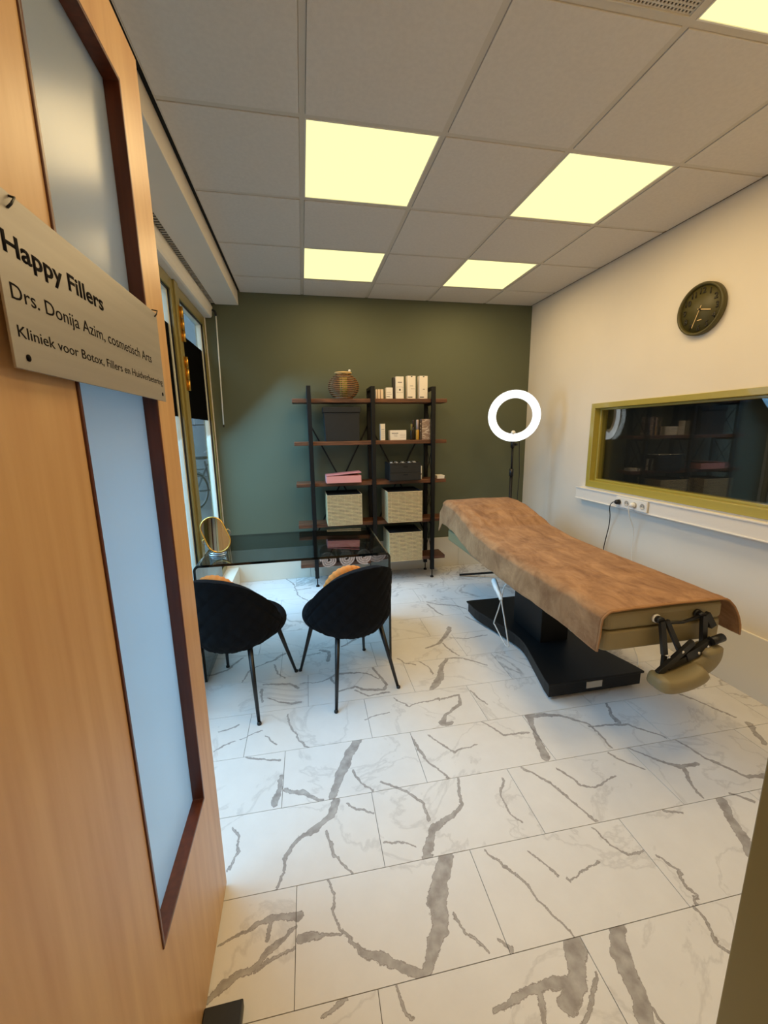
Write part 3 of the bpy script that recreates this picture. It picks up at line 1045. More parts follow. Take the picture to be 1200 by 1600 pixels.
# --- bamboo lantern
lt = thing('bamboo_lantern', 'round slatted bamboo lantern on the top shelf', 'lantern', (0.335, 2.0, SHZ[0]))
M_bamboo = mat('bamboo slats', (146, 104, 62), 0.5, var=0.35, vscale=20)
mb = MB()
LR, LH = 0.142, 0.232
for k in range(13):
    t = k / 12
    h = 0.014 + t * (LH - 0.028)
    rr = LR * math.sqrt(max(0.0, 1 - ((t - 0.47) * 1.72) ** 2))
    mb.tube([(0.335 + rr * math.cos(a), 2.0 + rr * math.sin(a), SHZ[0] + h) for a in [2 * PI * i / 40 for i in range(40)]], 0.0052, 6, closed=True)
o = mb.build('slats', M_bamboo, lt)
o['kind'] = 'stuff'
MB().tube([(0.335 + 0.078 * math.cos(a), 2.0 + 0.078 * math.sin(a), SHZ[0] + 0.0088) for a in [2 * PI * i / 32 for i in range(32)]], 0.008, 8, closed=True).build('base_ring', M_bamboo, lt)
MB().tube([(0.335 + 0.072 * math.cos(a), 2.0 + 0.072 * math.sin(a), SHZ[0] + LH) for a in [2 * PI * i / 32 for i in range(32)]], 0.009, 8, closed=True).build('top_ring', mat('pale bamboo', (200, 168, 112), 0.5), lt)
for q in range(6):
    a = 2 * PI * q / 6 + 0.3
    pts = []
    for k in range(13):
        t = k / 12
        rr = (LR - 0.006) * math.sqrt(max(0.0, 1 - ((t - 0.47) * 1.72) ** 2))
        pts.append((0.335 + rr * math.cos(a), 2.0 + rr * math.sin(a), SHZ[0] + 0.012 + t * (LH - 0.024)))
    MB().tube(pts, 0.003, 6).build('rib', mat('gap shade rib', (60, 40, 22), 0.7), lt)  # rib colour darkened to stand in for shade between the slats
MB().lathe([(0.0, 0.004), (0.036, 0.004), (0.037, 0.19), (0.033, 0.19), (0.032, 0.012), (0, 0.012)], (0.335, 2.0, SHZ[0]), 20).build('candle_glass', mat('yellow green glass', (170, 160, 70), 0.2), lt)
MB().lathe([(0.006, 0.0), (0.012, 0.008), (0.010, 0.018), (0.0, 0.022)], (0.39, 1.955, SHZ[0] + LH + 0.007), 10).build('clasp', M_white, lt)

# --- product boxes
M_print = mat('grey print', (150, 140, 132), 0.6)
M_printd = mat('dark print', (40, 38, 40), 0.6)
M_carton = mat('white carton', (240, 230, 216), 0.6)
M_cartonp = mat('peach carton', (232, 208, 182), 0.6)


def carton(label, x0, x1, z, h, m=M_carton, y0=1.93, dep=0.06, prints=(), rot=0.0, name='product_box', hole=False):
    z += 0.0008
    t = thing(name, label, 'box', ((x0 + x1) / 2, y0 + dep / 2, z), rot, 'product boxes on the shelving unit')
    w = (x1 - x0) / 2
    MB().box(-w, w, -dep / 2, dep / 2, 0, h).build('carton', m, t, local=True, bevel=0.001)
    for (a, b, c, d, pm) in prints:
        MB().box(-w + 2 * w * a, -w + 2 * w * b, -dep / 2 - 0.0006, -dep / 2 + 0.001, h * c, h * d).build('print', pm, t, local=True)
    if hole:
        MB().prism([(-0.009, -dep / 2 - 0.0007, h - 0.004), (0.009, -dep / 2 - 0.0007, h - 0.004), (0.007, -dep / 2 - 0.0007, h - 0.011), (-0.007, -dep / 2 - 0.0007, h - 0.011)], (0, 0.001, 0)).build('thumb_notch', M_printd, t, local=True)
    return t


z = SHZ[0]
carton('slim peach vial box on the top shelf, beside the middle post', 0.628, 0.641, z, 0.083, M_cartonp, dep=0.03)
carton('slim cream vial box, second from the middle post on the top shelf', 0.647, 0.667, z, 0.084, M_cartonp, dep=0.03)
carton('slim cream vial box, third from the middle post on the top shelf', 0.673, 0.699, z, 0.084, M_cartonp, dep=0.03)
carton('short white square product box on the top shelf', 0.725, 0.788, z, 0.10, prints=((0.1, 0.7, 0.55, 0.58, M_print), (0.1, 0.85, 0.38, 0.41, M_print), (0.05, 0.55, 0.16, 0.21, M_printd)))
carton('dark thin carton behind the tall white boxes on the top shelf', 0.795, 0.814, z, 0.193, mat('dark carton', (52, 46, 42), 0.5), y0=1.95, dep=0.05)
carton('tall white box with a grey square print on the top shelf', 0.819, 0.895, z, 0.20, prints=((0.25, 0.78, 0.72, 0.76, M_print), (0.12, 0.9, 0.52, 0.53, M_print), (0.12, 0.9, 0.27, 0.28, M_print), (0.12, 0.135, 0.27, 0.53, M_print), (0.885, 0.9, 0.27, 0.53, M_print), (0.42, 0.6, 0.36, 0.44, M_printd)))
carton('tall white box with a thumb notch, left of its twin on the top shelf', 0.930, 1.009, z, 0.208, prints=((0.3, 0.7, 0.55, 0.57, M_print), (0.4, 0.9, 0.42, 0.44, M_print), (0.02, 0.6, 0.05, 0.085, M_printd)), rot=0.08, hole=True)
carton('tall white box with a thumb notch, nearest the right post on the top shelf', 1.046, 1.127, z, 0.208, prints=((0.4, 0.65, 0.40, 0.43, M_print), (0.02, 0.55, 0.05, 0.085, M_printd)), rot=0.10, hole=True)
z = SHZ[1]
carton('narrow upright white box on the second shelf', 0.667, 0.711, z, 0.155, dep=0.04, prints=((0.2, 0.85, 0.64, 0.67, M_print), (0.2, 0.85, 0.50, 0.52, M_print), (0.2, 0.85, 0.38, 0.40, M_print), (0.2, 0.85, 0.26, 0.28, M_print), (0.2, 0.85, 0.14, 0.16, M_print)))
carton('wide white box with small dark print on the second shelf', 0.759, 0.918, z, 0.094, dep=0.08, prints=((0.1, 0.5, 0.66, 0.72, M_printd), (0.22, 0.45, 0.5, 0.53, M_print), (0.25, 0.45, 0.38, 0.41, M_print), (0.62, 0.95, 0.56, 0.58, M_print), (0.62, 0.95, 0.44, 0.46, M_print), (0.62, 0.95, 0.28, 0.30, M_print)))
carton('brown book-like box with cream lettering lines on the second shelf', 1.052, 1.070, z, 0.185, mat('brown carton', (66, 50, 38), 0.6), dep=0.1, prints=((0.2, 0.8, 0.8, 0.83, M_cartonp), (0.2, 0.8, 0.6, 0.62, M_cartonp), (0.2, 0.8, 0.45, 0.47, M_cartonp)))


def marbled():
    m = mat('taupe marbled carton', (150, 124, 106), 0.6)
    nt = m.node_tree
    b = nt.nodes['Principled BSDF']
    tc = nt.nodes.new('ShaderNodeTexCoord')
    mp = nt.nodes.new('ShaderNodeMapping')
    mp.inputs['Rotation'].default_value = (0, 0.6, 0)
    mp.inputs['Scale'].default_value = (1, 1, 3)
    n = nt.nodes.new('ShaderNodeTexNoise')
    n.inputs['Scale'].default_value = 7
    n.inputs['Distortion'].default_value = 1.2
    n.inputs['Detail'].default_value = 3
    r = nt.nodes.new('ShaderNodeValToRGB')
    r.color_ramp.elements[0].position = 0.47
    r.color_ramp.elements[0].color = lin((142, 116, 100))
    r.color_ramp.elements[1].position = 0.53
    r.color_ramp.elements[1].color = lin((150, 124, 106))
    e = r.color_ramp.elements.new(0.5)
    e.color = lin((226, 208, 190))
    nt.links.new(tc.outputs['Object'], mp.inputs['Vector'])
    nt.links.new(mp.outputs['Vector'], n.inputs['Vector'])
    nt.links.new(n.outputs['Fac'], r.inputs['Fac'])
    nt.links.new(r.outputs['Color'], b.inputs['Base Color'])
    return m


carton('taupe marbled box beside the right post on the second shelf', 1.074, 1.157, z, 0.195, marbled(), dep=0.08)


def bottle(name, label, x, y, zz, h, r, body, cap, frac=0.45):
    zz += 0.0008
    t = thing(name, label, 'bottle', (x, y, zz), 0, 'bottles on the second shelf')
    MB().lathe([(r * 0.92, 0.0), (r, 0.004), (r, h * frac), (r * 0.85, h * frac + 0.004), (0, h * frac + 0.004)], (x, y, zz), 16).build('body', body, t)
    MB().lathe([(r * 0.8, h * frac + 0.0045), (r * 0.8, h - 0.003), (r * 0.7, h), (0, h)], (x, y, zz), 16).build('cap', cap, t)


bottle('serum_bottle', 'dark bottle with an olive cap on the second shelf', 0.975, 1.95, z, 0.15, 0.0125, mat('dark glass', (30, 26, 20), 0.2), mat('olive cap', (134, 122, 66), 0.4), 0.58)
bottle('serum_bottle', 'tall dark brown bottle between the olive-capped and yellow ones', 1.001, 1.975, z, 0.19, 0.0125, mat('brown glass', (48, 36, 26), 0.2), mat('brown cap', (62, 46, 40), 0.4), 0.62)
bottle('serum_bottle', 'yellow bottle with a long pale pink cap on the second shelf', 1.033, 1.945, z, 0.19, 0.0155, mat('mustard glass', (186, 140, 44), 0.3), mat('pale pink cap', (190, 168, 160), 0.4), 0.48)

# --- black storage box with lid (second shelf, left bay)
bb = thing('storage_box', 'black lidded storage box on the second shelf', 'box', (0.30, 2.0, SHZ[1]))
M_bbox = mat('black board', (28, 26, 22), 0.7)
MB().prism([(0.150, 1.925, SHZ[1] + 0.0008), (0.462, 1.925, SHZ[1] + 0.0008), (0.470, 1.925, SHZ[1] + 0.262), (0.140, 1.925, SHZ[1] + 0.262)], (0, 0.20, 0)).build('body', M_bbox, bb, bevel=0.002)
MB().box(0.132, 0.480, 1.917, 2.135, SHZ[1] + 0.2625, SHZ[1] + 0.312).build('lid', M_bbox, bb, bevel=0.003)

# --- third shelf
z = SHZ[2]
pk = thing('gift_box', 'flat pale pink box with a half-open lid on the third shelf', 'box', (0.30, 1.95, z))
M_pink = mat('pink carton', (232, 156, 150), 0.6)
M_pinkd = mat('rose lid', (206, 134, 134), 0.6)
MB().box(0.135, 0.462, 1.86, 2.06, z + 0.0005, z + 0.066).build('base', M_pink, pk, bevel=0.002)
MB().add([(0.135, 1.858, z + 0.0675), (0.464, 1.862, z + 0.092), (0.466, 2.065, z + 0.092), (0.137, 2.061, z + 0.0675), (0.135, 1.858, z + 0.072), (0.464, 1.862, z + 0.0965), (0.466, 2.065, z + 0.0965), (0.137, 2.061, z + 0.072)], [(0, 3, 2, 1), (4, 5, 6, 7), (0, 1, 5, 4), (1, 2, 6, 5), (2, 3, 7, 6), (3, 0, 4, 7)]).build('lid', M_pinkd, pk)

og = thing('drawer_organizer', 'black two-drawer desktop organizer on the third shelf', 'organizer', (0.90, 1.95, z))
M_org = mat('matte black organizer', (26, 27, 27), 0.5)
MB().frame('z', z + 0.155, z + 0.172, 0.745, 1.035, 1.865, 2.08, 0.735, 1.045, 1.855, 2.09).build('top_tray', M_org, og)
MB().box(0.735, 1.045, 1.858, 2.09, z + 0.0005, z + 0.155).build('body', M_org, og, bevel=0.002)
for (a, b) in ((0.006, 0.074), (0.080, 0.150)):
    d = MB().box(0.741, 1.039, 1.852, 1.8578, z + a, z + b).build('drawer', M_org, og, bevel=0.0015)
    MB().box(0.868, 0.912, 1.8505, 1.8525, z + b - 0.022, z + b - 0.008).build('pull_slot', M_dark, d)
# bits lying in the tray
for k in range(9):
    x = 0.762 + k * 0.030
    yb = 1.89 + 0.02 * (k % 3)
    t = thing('lipstick_tube', 'small cosmetic tube lying in the top tray of the organizer', 'cosmetic', (x, yb, z + 0.1555), 0, 'cosmetic tubes in the organizer tray')
    MB().tube([(x, yb - 0.012, z + 0.168), (x + 0.004, yb + 0.07, z + 0.168)], 0.0105, 10).build('tube', M_chrome if k % 2 else mat('grey tube', (180, 176, 170), 0.4), t)
    MB().tube([(x + 0.004, yb + 0.0705, z + 0.168), (x + 0.005, yb + 0.10, z + 0.168)], 0.0085, 10).build('cap', M_blackpl if k % 3 == 0 else M_white, t)
wt = thing('tissue_pack', 'white card clipped beside the organizer on the third shelf', 'card', (1.075, 1.98, z))
MB().box(1.066, 1.082, 1.95, 2.02, z + 0.0005, z + 0.13).build('card', M_white, wt, bevel=0.001)
MB().box(1.067, 1.081, 1.949, 1.950, z + 0.04, z + 0.06).build('print', M_print, wt)
wl2 = thing('soap_box', 'flat white box at the right end of the third shelf', 'box', (1.27, 1.97, z))
MB().box(1.232, 1.308, 1.925, 2.02, z + 0.0005, z + 0.020).build('base', M_carton, wl2, bevel=0.001)
MB().box(1.230, 1.310, 1.923, 2.022, z + 0.0205, z + 0.032).build('lid', M_carton, wl2, bevel=0.001)

# --- woven baskets
M_weave = mat('woven seagrass', (222, 196, 148), 0.7, var=0.25, vscale=60, stretch=(1, 1, 3))
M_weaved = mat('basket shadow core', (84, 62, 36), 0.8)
M_liner = mat('black liner', (12, 12, 13), 0.9)


def basket(label, x0, x1, y0, y1, z0, h):
    t = thing('woven_basket', label, 'basket', ((x0 + x1) / 2, (y0 + y1) / 2, z0), 0, 'woven baskets with black liners')
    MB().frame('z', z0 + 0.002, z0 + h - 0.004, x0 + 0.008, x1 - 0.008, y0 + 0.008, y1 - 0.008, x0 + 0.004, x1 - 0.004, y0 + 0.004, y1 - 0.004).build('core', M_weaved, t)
    n = 22
    mb = MB()
    st = h / n
    for k in range(n):
        zz = z0 + k * st
        mb.frame('z', zz + 0.0022, zz + st - 0.0024, x0 + 0.0042, x1 - 0.0042, y0 + 0.0042, y1 - 0.0042, x0, x1, y0, y1)
    o = mb.build('weave', M_weave, t)
    o['kind'] = 'stuff'
    # warp strings
    mb = MB()
    for k in range(5):
        x = x0 + (x1 - x0) * (0.1 + 0.2 * k)
        mb.box(x - 0.0012, x + 0.0012, y0 - 0.001, y0 + 0.001, z0 + 0.002, z0 + h - 0.002)
    mb.build('warp_strings', M_weave, t)
    MB().frame('z', z0 + h - 0.006, z0 + h, x0 + 0.0042, x1 - 0.0042, y0 + 0.0042, y1 - 0.0042, x0 - 0.001, x1 + 0.001, y0 - 0.001, y1 + 0.001).build('rim', M_weave, t)
    MB().box(x0 + 0.010, x1 - 0.010, y0 + 0.010, y1 - 0.010, z0 + 0.004, z0 + h - 0.012).build('contents', M_liner, t)
    MB().frame('z', z0 + h - 0.06, z0 + h + 0.004, x0 + 0.010, x1 - 0.010, y0 + 0.010, y1 - 0.010, x0 + 0.006, x1 - 0.006, y0 + 0.006, y1 - 0.006).build('liner', M_liner, t)
    return t


basket('woven basket in the left bay of the fourth shelf', 0.128, 0.455, 1.80, 2.11, SHZ[3], 0.292)
basket('woven basket in the right bay of the fourth shelf', 0.700, 1.040, 1.79, 2.11, SHZ[3], 0.300)
basket('woven basket on the bottom shelf', 0.713, 1.045, 1.80, 2.11, SHZ[4], 0.292)

# --- rolled towels on the bottom shelf
M_towroll = mat('taupe towelling', (196, 168, 152), 0.95, var=0.3, vscale=40, bump=0.6, bscale=300)


def towel_roll(label, cx, r, group='rolled towels on the bottom shelf'):
    zz = SHZ[4]
    y0, y1 = 1.79, 2.10
    t = thing('rolled_towel', label, 'towel', (cx, (y0 + y1) / 2, zz), 0, group)
    turns = 3.2
    n = 72
    th = r / (turns + 0.35) * 0.66
    ph = random.uniform(0, 6)
    def rad(k):
        return 0.012 + (r - th / 2 - 0.012) * (k / n)
    inner, outer = [], []
    for k in range(n + 1):
        a = ph + 2 * PI * turns * k / n
        c, s = math.cos(a), math.sin(a)
        wob = 1 + 0.05 * math.sin(3 * a + ph)
        R = rad(k) * wob
        inner.append((cx + (R - th / 2) * c, zz + r + (R - th / 2) * s * 0.98))
        outer.append((cx + (R + th / 2) * c, zz + r + (R + th / 2) * s * 0.98))
    mb = MB()
    vs = []
    for (a, b) in zip(inner, outer):
        vs += [(a[0], y0, a[1]), (b[0], y0, b[1]), (b[0], y1, b[1]), (a[0], y1, a[1])]
    zmin = min(v[2] for v in vs)
    vs = [(v[0], v[1], v[2] - zmin + zz + 0.0005) for v in vs]
    fs = []
    for k in range(n):
        o = 4 * k
        for i in range(4):
            j = (i + 1) % 4
            fs.append((o + i, o + j, o + 4 + j, o + 4 + i))
    fs += [(0, 1, 2, 3), (4 * n + 3, 4 * n + 2, 4 * n + 1, 4 * n)]
    mb.add(vs, fs)
    mb.build('towel_cloth', M_towroll, t)
    MB().lathe([(r * 0.9, 0.0), (r * 0.9, 0.20)], (cx, y0 + 0.02, zz + r), 20, (0, 1, 0)).build('gap_shade_core', mat('towel gap shade', (64, 50, 42), 0.95), t)  # dark disc inside the spiral, coloured as the shade between its turns


towel_roll('taupe rolled towel on the bottom shelf, beside the left post', 0.118, 0.083)
towel_roll('taupe rolled towel, middle of the three on the bottom shelf', 0.290, 0.085)
towel_roll('taupe rolled towel on the bottom shelf, beside the middle post', 0.462, 0.083)

# ------------------------------------------------------------------ RING LIGHT
rl = thing('ring_light', 'lit white ring light on a black tripod stand in the corner', 'ring light', (1.89, 1.66, 0))
rc = Vector((1.878, 1.64, 1.608))
rn = (Vector(cam.matrix_world.translation) - rc)
rn.z = 0
rn.normalize()
M_ring = emis('ring light diffuser', (0.93, 1.0, 1.0), 2.4)
R1, R2 = 0.232, 0.164
MB().lathe([(R2, 0.0), (R2, 0.012), (R2 + 0.008, 0.017), (R1 - 0.008, 0.017), (R1, 0.012), (R1, 0.0), (R2, 0.0)], rc, 72, rn, caps=False).build('diffuser', M_ring, rl)
MB().lathe([(R2 - 0.003, -0.018), (R2 - 0.003, 0.004), (R2 - 0.0004, 0.004), (R2 - 0.0004, -0.0005), (R1 + 0.0004, -0.0005), (R1 + 0.0004, 0.004), (R1 + 0.003, 0.004), (R1 + 0.003, -0.018), (R2 - 0.003, -0.018)], rc, 72, rn, caps=False).build('ring_housing', M_white, rl)
MB().lathe([(0.0, 0.018), (0.016, 0.018), (0.020, 0.010), (0.018, -0.006), (0, -0.006)], rc + Vector((0, 0, -(R2 - 0.012))), 16, rn).build('phone_mount', M_white, rl)
pb = Vector((rc.x, rc.y, 0)) - rn * 0.03
MB().tube([pb + Vector((0, 0, 1.315)), pb + Vector((0, 0, 1.385))], 0.020, 12).build('tilt_joint', M_blackpl, rl)
MB().tube([pb + Vector((0.018, 0, 1.345)), pb + Vector((0.045, -0.01, 1.345))], 0.013, 10).build('knob', M_blackpl, rl)
MB().tube([pb + Vector((0, 0, 1.06)), pb + Vector((0, 0, 1.316))], 0.010, 10).build('upper_pole', M_black, rl)
MB().tube([pb + Vector((0, 0, 1.045)), pb + Vector((0, 0, 1.115))], 0.021, 12).build('clamp', M_blackpl, rl)
MB().tube([pb + Vector((0, 0, 0.10)), pb + Vector((0, 0, 1.05))], 0.0145, 12).build('lower_pole', M_black, rl)
MB().tube([pb + Vector((0, 0, 0.28)), pb + Vector((0, 0, 0.34))], 0.024, 12).build('leg_collar', M_blackpl, rl)
for a in (math.radians(158), math.radians(278), math.radians(50)):
    ln = 0.47 if a < 3 and a > 2 else 0.34
    e = pb + Vector((math.cos(a) * ln, math.sin(a) * ln, 0.018))
    MB().bar(pb + Vector((math.cos(a) * 0.02, math.sin(a) * 0.02, 0.075)), e, 0.020, 0.016).build('leg', M_black, rl)
MB().tube(smooth_path([pb + Vector((0.06, -0.01, 1.40)), pb + Vector((0.07, -0.01, 1.2)), pb + Vector((0.078, -0.01, 1.05)), pb + Vector((0.07, -0.01, 0.85)), pb + Vector((0.075, 0, 0.5)), pb + Vector((0.12, 0, 0.02))], 6), 0.0035, 6).build('cable', M_blackpl, rl)

# ------------------------------------------------------------------ TREATMENT BED
bd = thing('treatment_bed', 'treatment bed with khaki mattress on a black pedestal base', 'bed', (1.49, 0.44, 0))
BX0, BX1 = 1.19, 1.80
BY0, BY1 = -0.145, 1.015
# waisted base plate
def base_poly(inset, z):
    L_, R_ = [], []
    n = 18
    for k in range(n + 1):
        t = k / n
        y = BY0 + inset + (BY1 - BY0 - 2 * inset) * t
        q_ = abs(t - 0.44) / 0.42
        w = 0.125 * (0 if q_ >= 1 else (1 - q_) if q_ > 0.25 else 0.875 - 2 * q_ * q_)
        L_.append((BX0 + inset + w, y, z))
        R_.append((BX1 - inset - w, y, z))
    return R_ + L_[::-1]
MB().prism(base_poly(0.0, 0.095), (0, 0, 0.014)).build('base_plate', M_black, bd, bevel=0.003)
MB().prism(base_poly(0.012, 0.022), (0, 0, 0.0728)).build('base_skirt', M_black, bd)
for x in (BX0 + 0.06, BX1 - 0.06):
    for y in (BY0 + 0.07, BY1 - 0.07):
        MB().lathe([(0.022, 0), (0.022, 0.012), (0.012, 0.0218)], (x, y, 0), 14).build('foot', M_blackpl, bd)
MB().box(1.435, 1.535, BY0 + 0.0095, BY0 + 0.0118, 0.043, 0.083).build('type_plate', mat('aluminium plate', (190, 182, 168), 0.4, metal=0.3), bd)
MB().box(1.395, 1.595, 0.27, 0.62, 0.1092, 0.50).build('column', M_black, bd, bevel=0.004)
MB().box(1.27, 1.73, -0.30, 1.30, 0.478, 0.512).build('bed_frame', M_black, bd, bevel=0.003)
M_khaki = mat('khaki leatherette', (138, 124, 88), 0.45, var=0.06, vscale=6, bump=0.08, bscale=200)
# mattress: two upholstered layers with a seam
def rbox(x0, x1, y0, y1, z0, z1, r=0.03):
    pts = []
    n = 6
    for cx_, cy_, a0 in ((x1 - r, y1 - r, 0), (x0 + r, y1 - r, 90), (x0 + r, y0 + r, 180), (x1 - r, y0 + r, 270)):
        for k in range(n + 1):
            a = math.radians(a0 + 90 * k / n)
            pts.append((cx_ + r * math.cos(a), cy_ + r * math.sin(a), z0))
    return MB().prism(pts, (0, 0, z1 - z0))
rbox(1.180, 1.820, -0.515, 1.475, 0.5125, 0.606, 0.045).build('lower_mattress', M_khaki, bd, bevel=0.012, segs=3)
rbox(1.180, 1.820, -0.515, 1.475, 0.6065, 0.695, 0.045).build('upper_mattress', M_khaki, bd, bevel=0.025, segs=4)
MB().box(1.1845, 1.1865, -0.46, 1.42, 0.6055, 0.6075).build('seam_piping', mat('dark seam', (70, 54, 34), 0.6), bd)
# raised head wedge under the throw
def bed_top(y):
    K = [(-0.6, 0.708), (-0.52, 0.708), (-0.3, 0.711), (0.3, 0.711), (0.58, 0.716), (0.86, 0.743), (1.02, 0.786), (1.16, 0.822), (1.29, 0.848), (1.40, 0.858), (1.6, 0.858)]
    for (a, za), (b, zb) in zip(K, K[1:]):
        if y <= b:
            t = (y - a) / (b - a)
            t = t * t * (3 - 2 * t) * 0.5 + t * 0.5
            return za + (zb - za) * t
    return K[-1][1]
wp = [(1.205, 0.70, 0.6955)] + [(1.205, 0.70 + 0.74 * k / 10, max(0.6985, bed_top(0.70 + 0.74 * k / 10) - 0.022)) for k in range(11)] + [(1.205, 1.44, 0.6955)]
MB().prism(wp, (0.59, 0, 0)).build('head_wedge', M_khaki, bd, bevel=0.004)

# --- brown throw
tw = None
def throw_pt(u, v):
    # v along the bed from foot to beyond the head, u across from left hem to right hem
    ylen = 2.02
    s = v * (ylen + 0.17)
    if s <= ylen:
        y = -0.522 + s
        drop = 0.0
    else:
        y = -0.522 + ylen + 0.018
        drop = s - ylen
    yt = min(y, 1.50)
    top = bed_top(yt)
    # cross section: left drop, roll, top, roll, right drop
    hl = 0.150 + 0.028 * max(0, min(1, (yt - 0.5) / 0.6)) + 0.012 * mnoise.noise((yt * 2.3, 3.1, 0))
    if yt < -0.30:
        hl += 0.002 * (-0.30 - yt) / 0.22
    hr = 0.165
    wtop = 0.672
    r = 0.045
    tot = hl + wtop + hr
    q = u * tot
    xL = 1.500 - wtop / 2
    if q < hl:
        d = hl - q
        x, z_ = xL - 0.004 - 0.02 * (d / hl) * (0.4 + 0.6 * abs(mnoise.noise((yt * 3.0, 0.4, 7)))), top - 0.022 - d
        e = 1.0
    elif q < hl + wtop:
        t = (q - hl)
        x, z_ = xL + t, top
        ee = min(t, wtop - t)
        if ee < r:
            z_ = top - 0.024 * (1 - ee / r) ** 2
        # gentle crown
        z_ += 0.006 * math.sin(PI * t / wtop)
    else:
        d = q - hl - wtop
        fl_ = 0.02 + 0.05 * max(0, min(1, (0.1 - yt) / 0.5))
        x, z_ = xL + wtop + 0.004 + fl_ * math.sin(min(1, d / hr) * 1.6), top - 0.022 - d
    if drop > 0:
        # head end hangs down
        side = min(1.0, abs(x - 1.5) / 0.34)
        if q < hl or q > hl + wtop:
            z_ -= drop * 0.55
            y += drop * 0.55
        else:
            z_ -= max(0.0, drop - 0.02)
            y += 0.02 + 0.008 * math.sin(x * 22)
    # wrinkles
    p = Vector((x * 3.0, y * 5.0, z_ * 3))
    wv = 0.0035 * mnoise.noise(p * 1.3) + 0.0022 * mnoise.noise(p * 3.1) + 0.0012 * mnoise.noise(p * 8.0)
    fold = 0.0
    if 0.6 < y < 1.3 and 1.2 < x < 1.45:
        fold = 0.010 * math.exp(-((x - 1.27 - 0.08 * (1.1 - y)) / 0.025) ** 2) * math.sin(PI * (y - 0.6) / 0.7) + 0.007 * math.exp(-((x - 1.345 - 0.03 * (1.1 - y)) / 0.02) ** 2) * math.sin(PI * (y - 0.6) / 0.7)
    if hl < q < hl + wtop:
        z_ += abs(wv) + wv * 0.5 + fold
    else:
        x += (wv * 1.6) * (1 if q > hl else -1)
    return (x, y, z_)


def throw_mat():
    m = mat('brown plush', (150, 104, 66), 0.95, sheen=0.35, col2=(214, 168, 128))
    nt = m.node_tree
    b = nt.nodes['Principled BSDF']
    tc = nt.nodes.new('ShaderNodeTexCoord')
    mp = nt.nodes.new('ShaderNodeMapping')
    mp.inputs['Scale'].default_value = (2.2, 1, 1)
    n = nt.nodes.new('ShaderNodeTexNoise')
    n.inputs['Scale'].default_value = 5.5
    n.inputs['Detail'].default_value = 7
    n.inputs['Roughness'].default_value = 0.68
    n.inputs['Distortion'].default_value = 0.5
    r = nt.nodes.new('ShaderNodeValToRGB')
    r.color_ramp.elements[0].position = 0.34
    r.color_ramp.elements[0].color = lin((126, 86, 52))
    r.color_ramp.elements[1].position = 0.68
    r.color_ramp.elements[1].color = lin((178, 134, 92))
    n2 = nt.nodes.new('ShaderNodeTexNoise')
    n2.inputs['Scale'].default_value = 420
    bp = nt.nodes.new('ShaderNodeBump')
    bp.inputs['Strength'].default_value = 0.5
    bp.inputs['Distance'].default_value = 0.003
    nt.links.new(tc.outputs['Object'], mp.inputs['Vector'])
    nt.links.new(mp.outputs['Vector'], n.inputs['Vector'])
    nt.links.new(tc.outputs['Object'], n2.inputs['Vector'])
    nt.links.new(n.outputs['Fac'], r.inputs['Fac'])
    nt.links.new(r.outputs['Color'], b.inputs['Base Color'])
    nt.links.new(n2.outputs['Fac'], bp.inputs['Height'])
    nt.links.new(bp.outputs['Normal'], b.inputs['Normal'])
    return m


tw = thing('plush_throw', 'brown plush throw draped over the treatment bed', 'throw', (1.5, 0.48, 0.55))
M_throw = throw_mat()
MB().grid(throw_pt, 130, 200).build('cloth', M_throw, tw, solid=0.007)
M_hem = mat('throw hem', (160, 118, 78), 0.95)
hem = [throw_pt(u, 0.0) for u in [k / 60 for k in range(61)]]
MB().tube([(p[0], p[1] - 0.003, p[2]) for p in hem], 0.0055, 6).build('hem', M_hem, tw)
hem = [throw_pt(0.0, v) for v in [k / 80 * 0.92 for k in range(81)]]
MB().tube(hem, 0.0045, 6).build('hem', M_hem, tw)

# --- folded face cradle hanging at the foot end
fc = thing('face_cradle', 'folded khaki face cradle on black hinged arms at the foot of the bed', 'cradle', (1.56, -0.60, 0.36))
Y0 = -0.532
for x in (1.435, 1.655):
    MB().lathe([(0.020, 0.0), (0.020, 0.010), (0.012, 0.014)], (x, -0.5165, 0.652), 16, (0, -1, 0)).build('pivot_cap', M_white if x < 1.5 else M_blackpl, fc)
    MB().tube([(x, -0.529, 0.652), (x, -0.552, 0.652)], 0.017, 12).build('pivot', M_blackpl, fc)
MB().bar((1.435, -0.552, 0.652), (1.445, -0.575, 0.505), 0.024, 0.016, (0, 1, 0)).build('arm', M_blackpl, fc)
MB().bar((1.455, -0.556, 0.655), (1.515, -0.580, 0.520), 0.020, 0.014, (0, 1, 0)).build('arm', M_blackpl, fc)
MB().bar((1.655, -0.552, 0.655), (1.645, -0.575, 0.520), 0.026, 0.018, (0, 1, 0)).build('arm', M_blackpl, fc)
MB().bar((1.672, -0.545, 0.66), (1.705, -0.555, 0.60), 0.030, 0.022, (0, 1, 0)).build('arm', M_blackpl, fc)
MB().tube([(1.44, -0.545, 0.64), (1.55, -0.548, 0.633), (1.66, -0.545, 0.655)], 0.007, 8).build('cross_rod', M_blackpl, fc)
MB().bar((1.390, -0.605, 0.440), (1.575, -0.585, 0.555), 0.026, 0.018, (0, 1, 0)).build('slide_bar', M_blackpl, fc)
MB().bar((1.445, -0.575, 0.500), (1.42, -0.60, 0.440), 0.020, 0.014, (0, 1, 0)).build('arm', M_blackpl, fc)
MB().bar((1.45, -0.59, 0.455), (1.66, -0.585, 0.515), 0.030, 0.020, (0, 1, 0)).build('slide_bar', M_blackpl, fc)
MB().bar((1.54, -0.59, 0.49), (1.68, -0.585, 0.545), 0.044, 0.022, (0, 1, 0)).build('bracket', M_blackpl, fc)
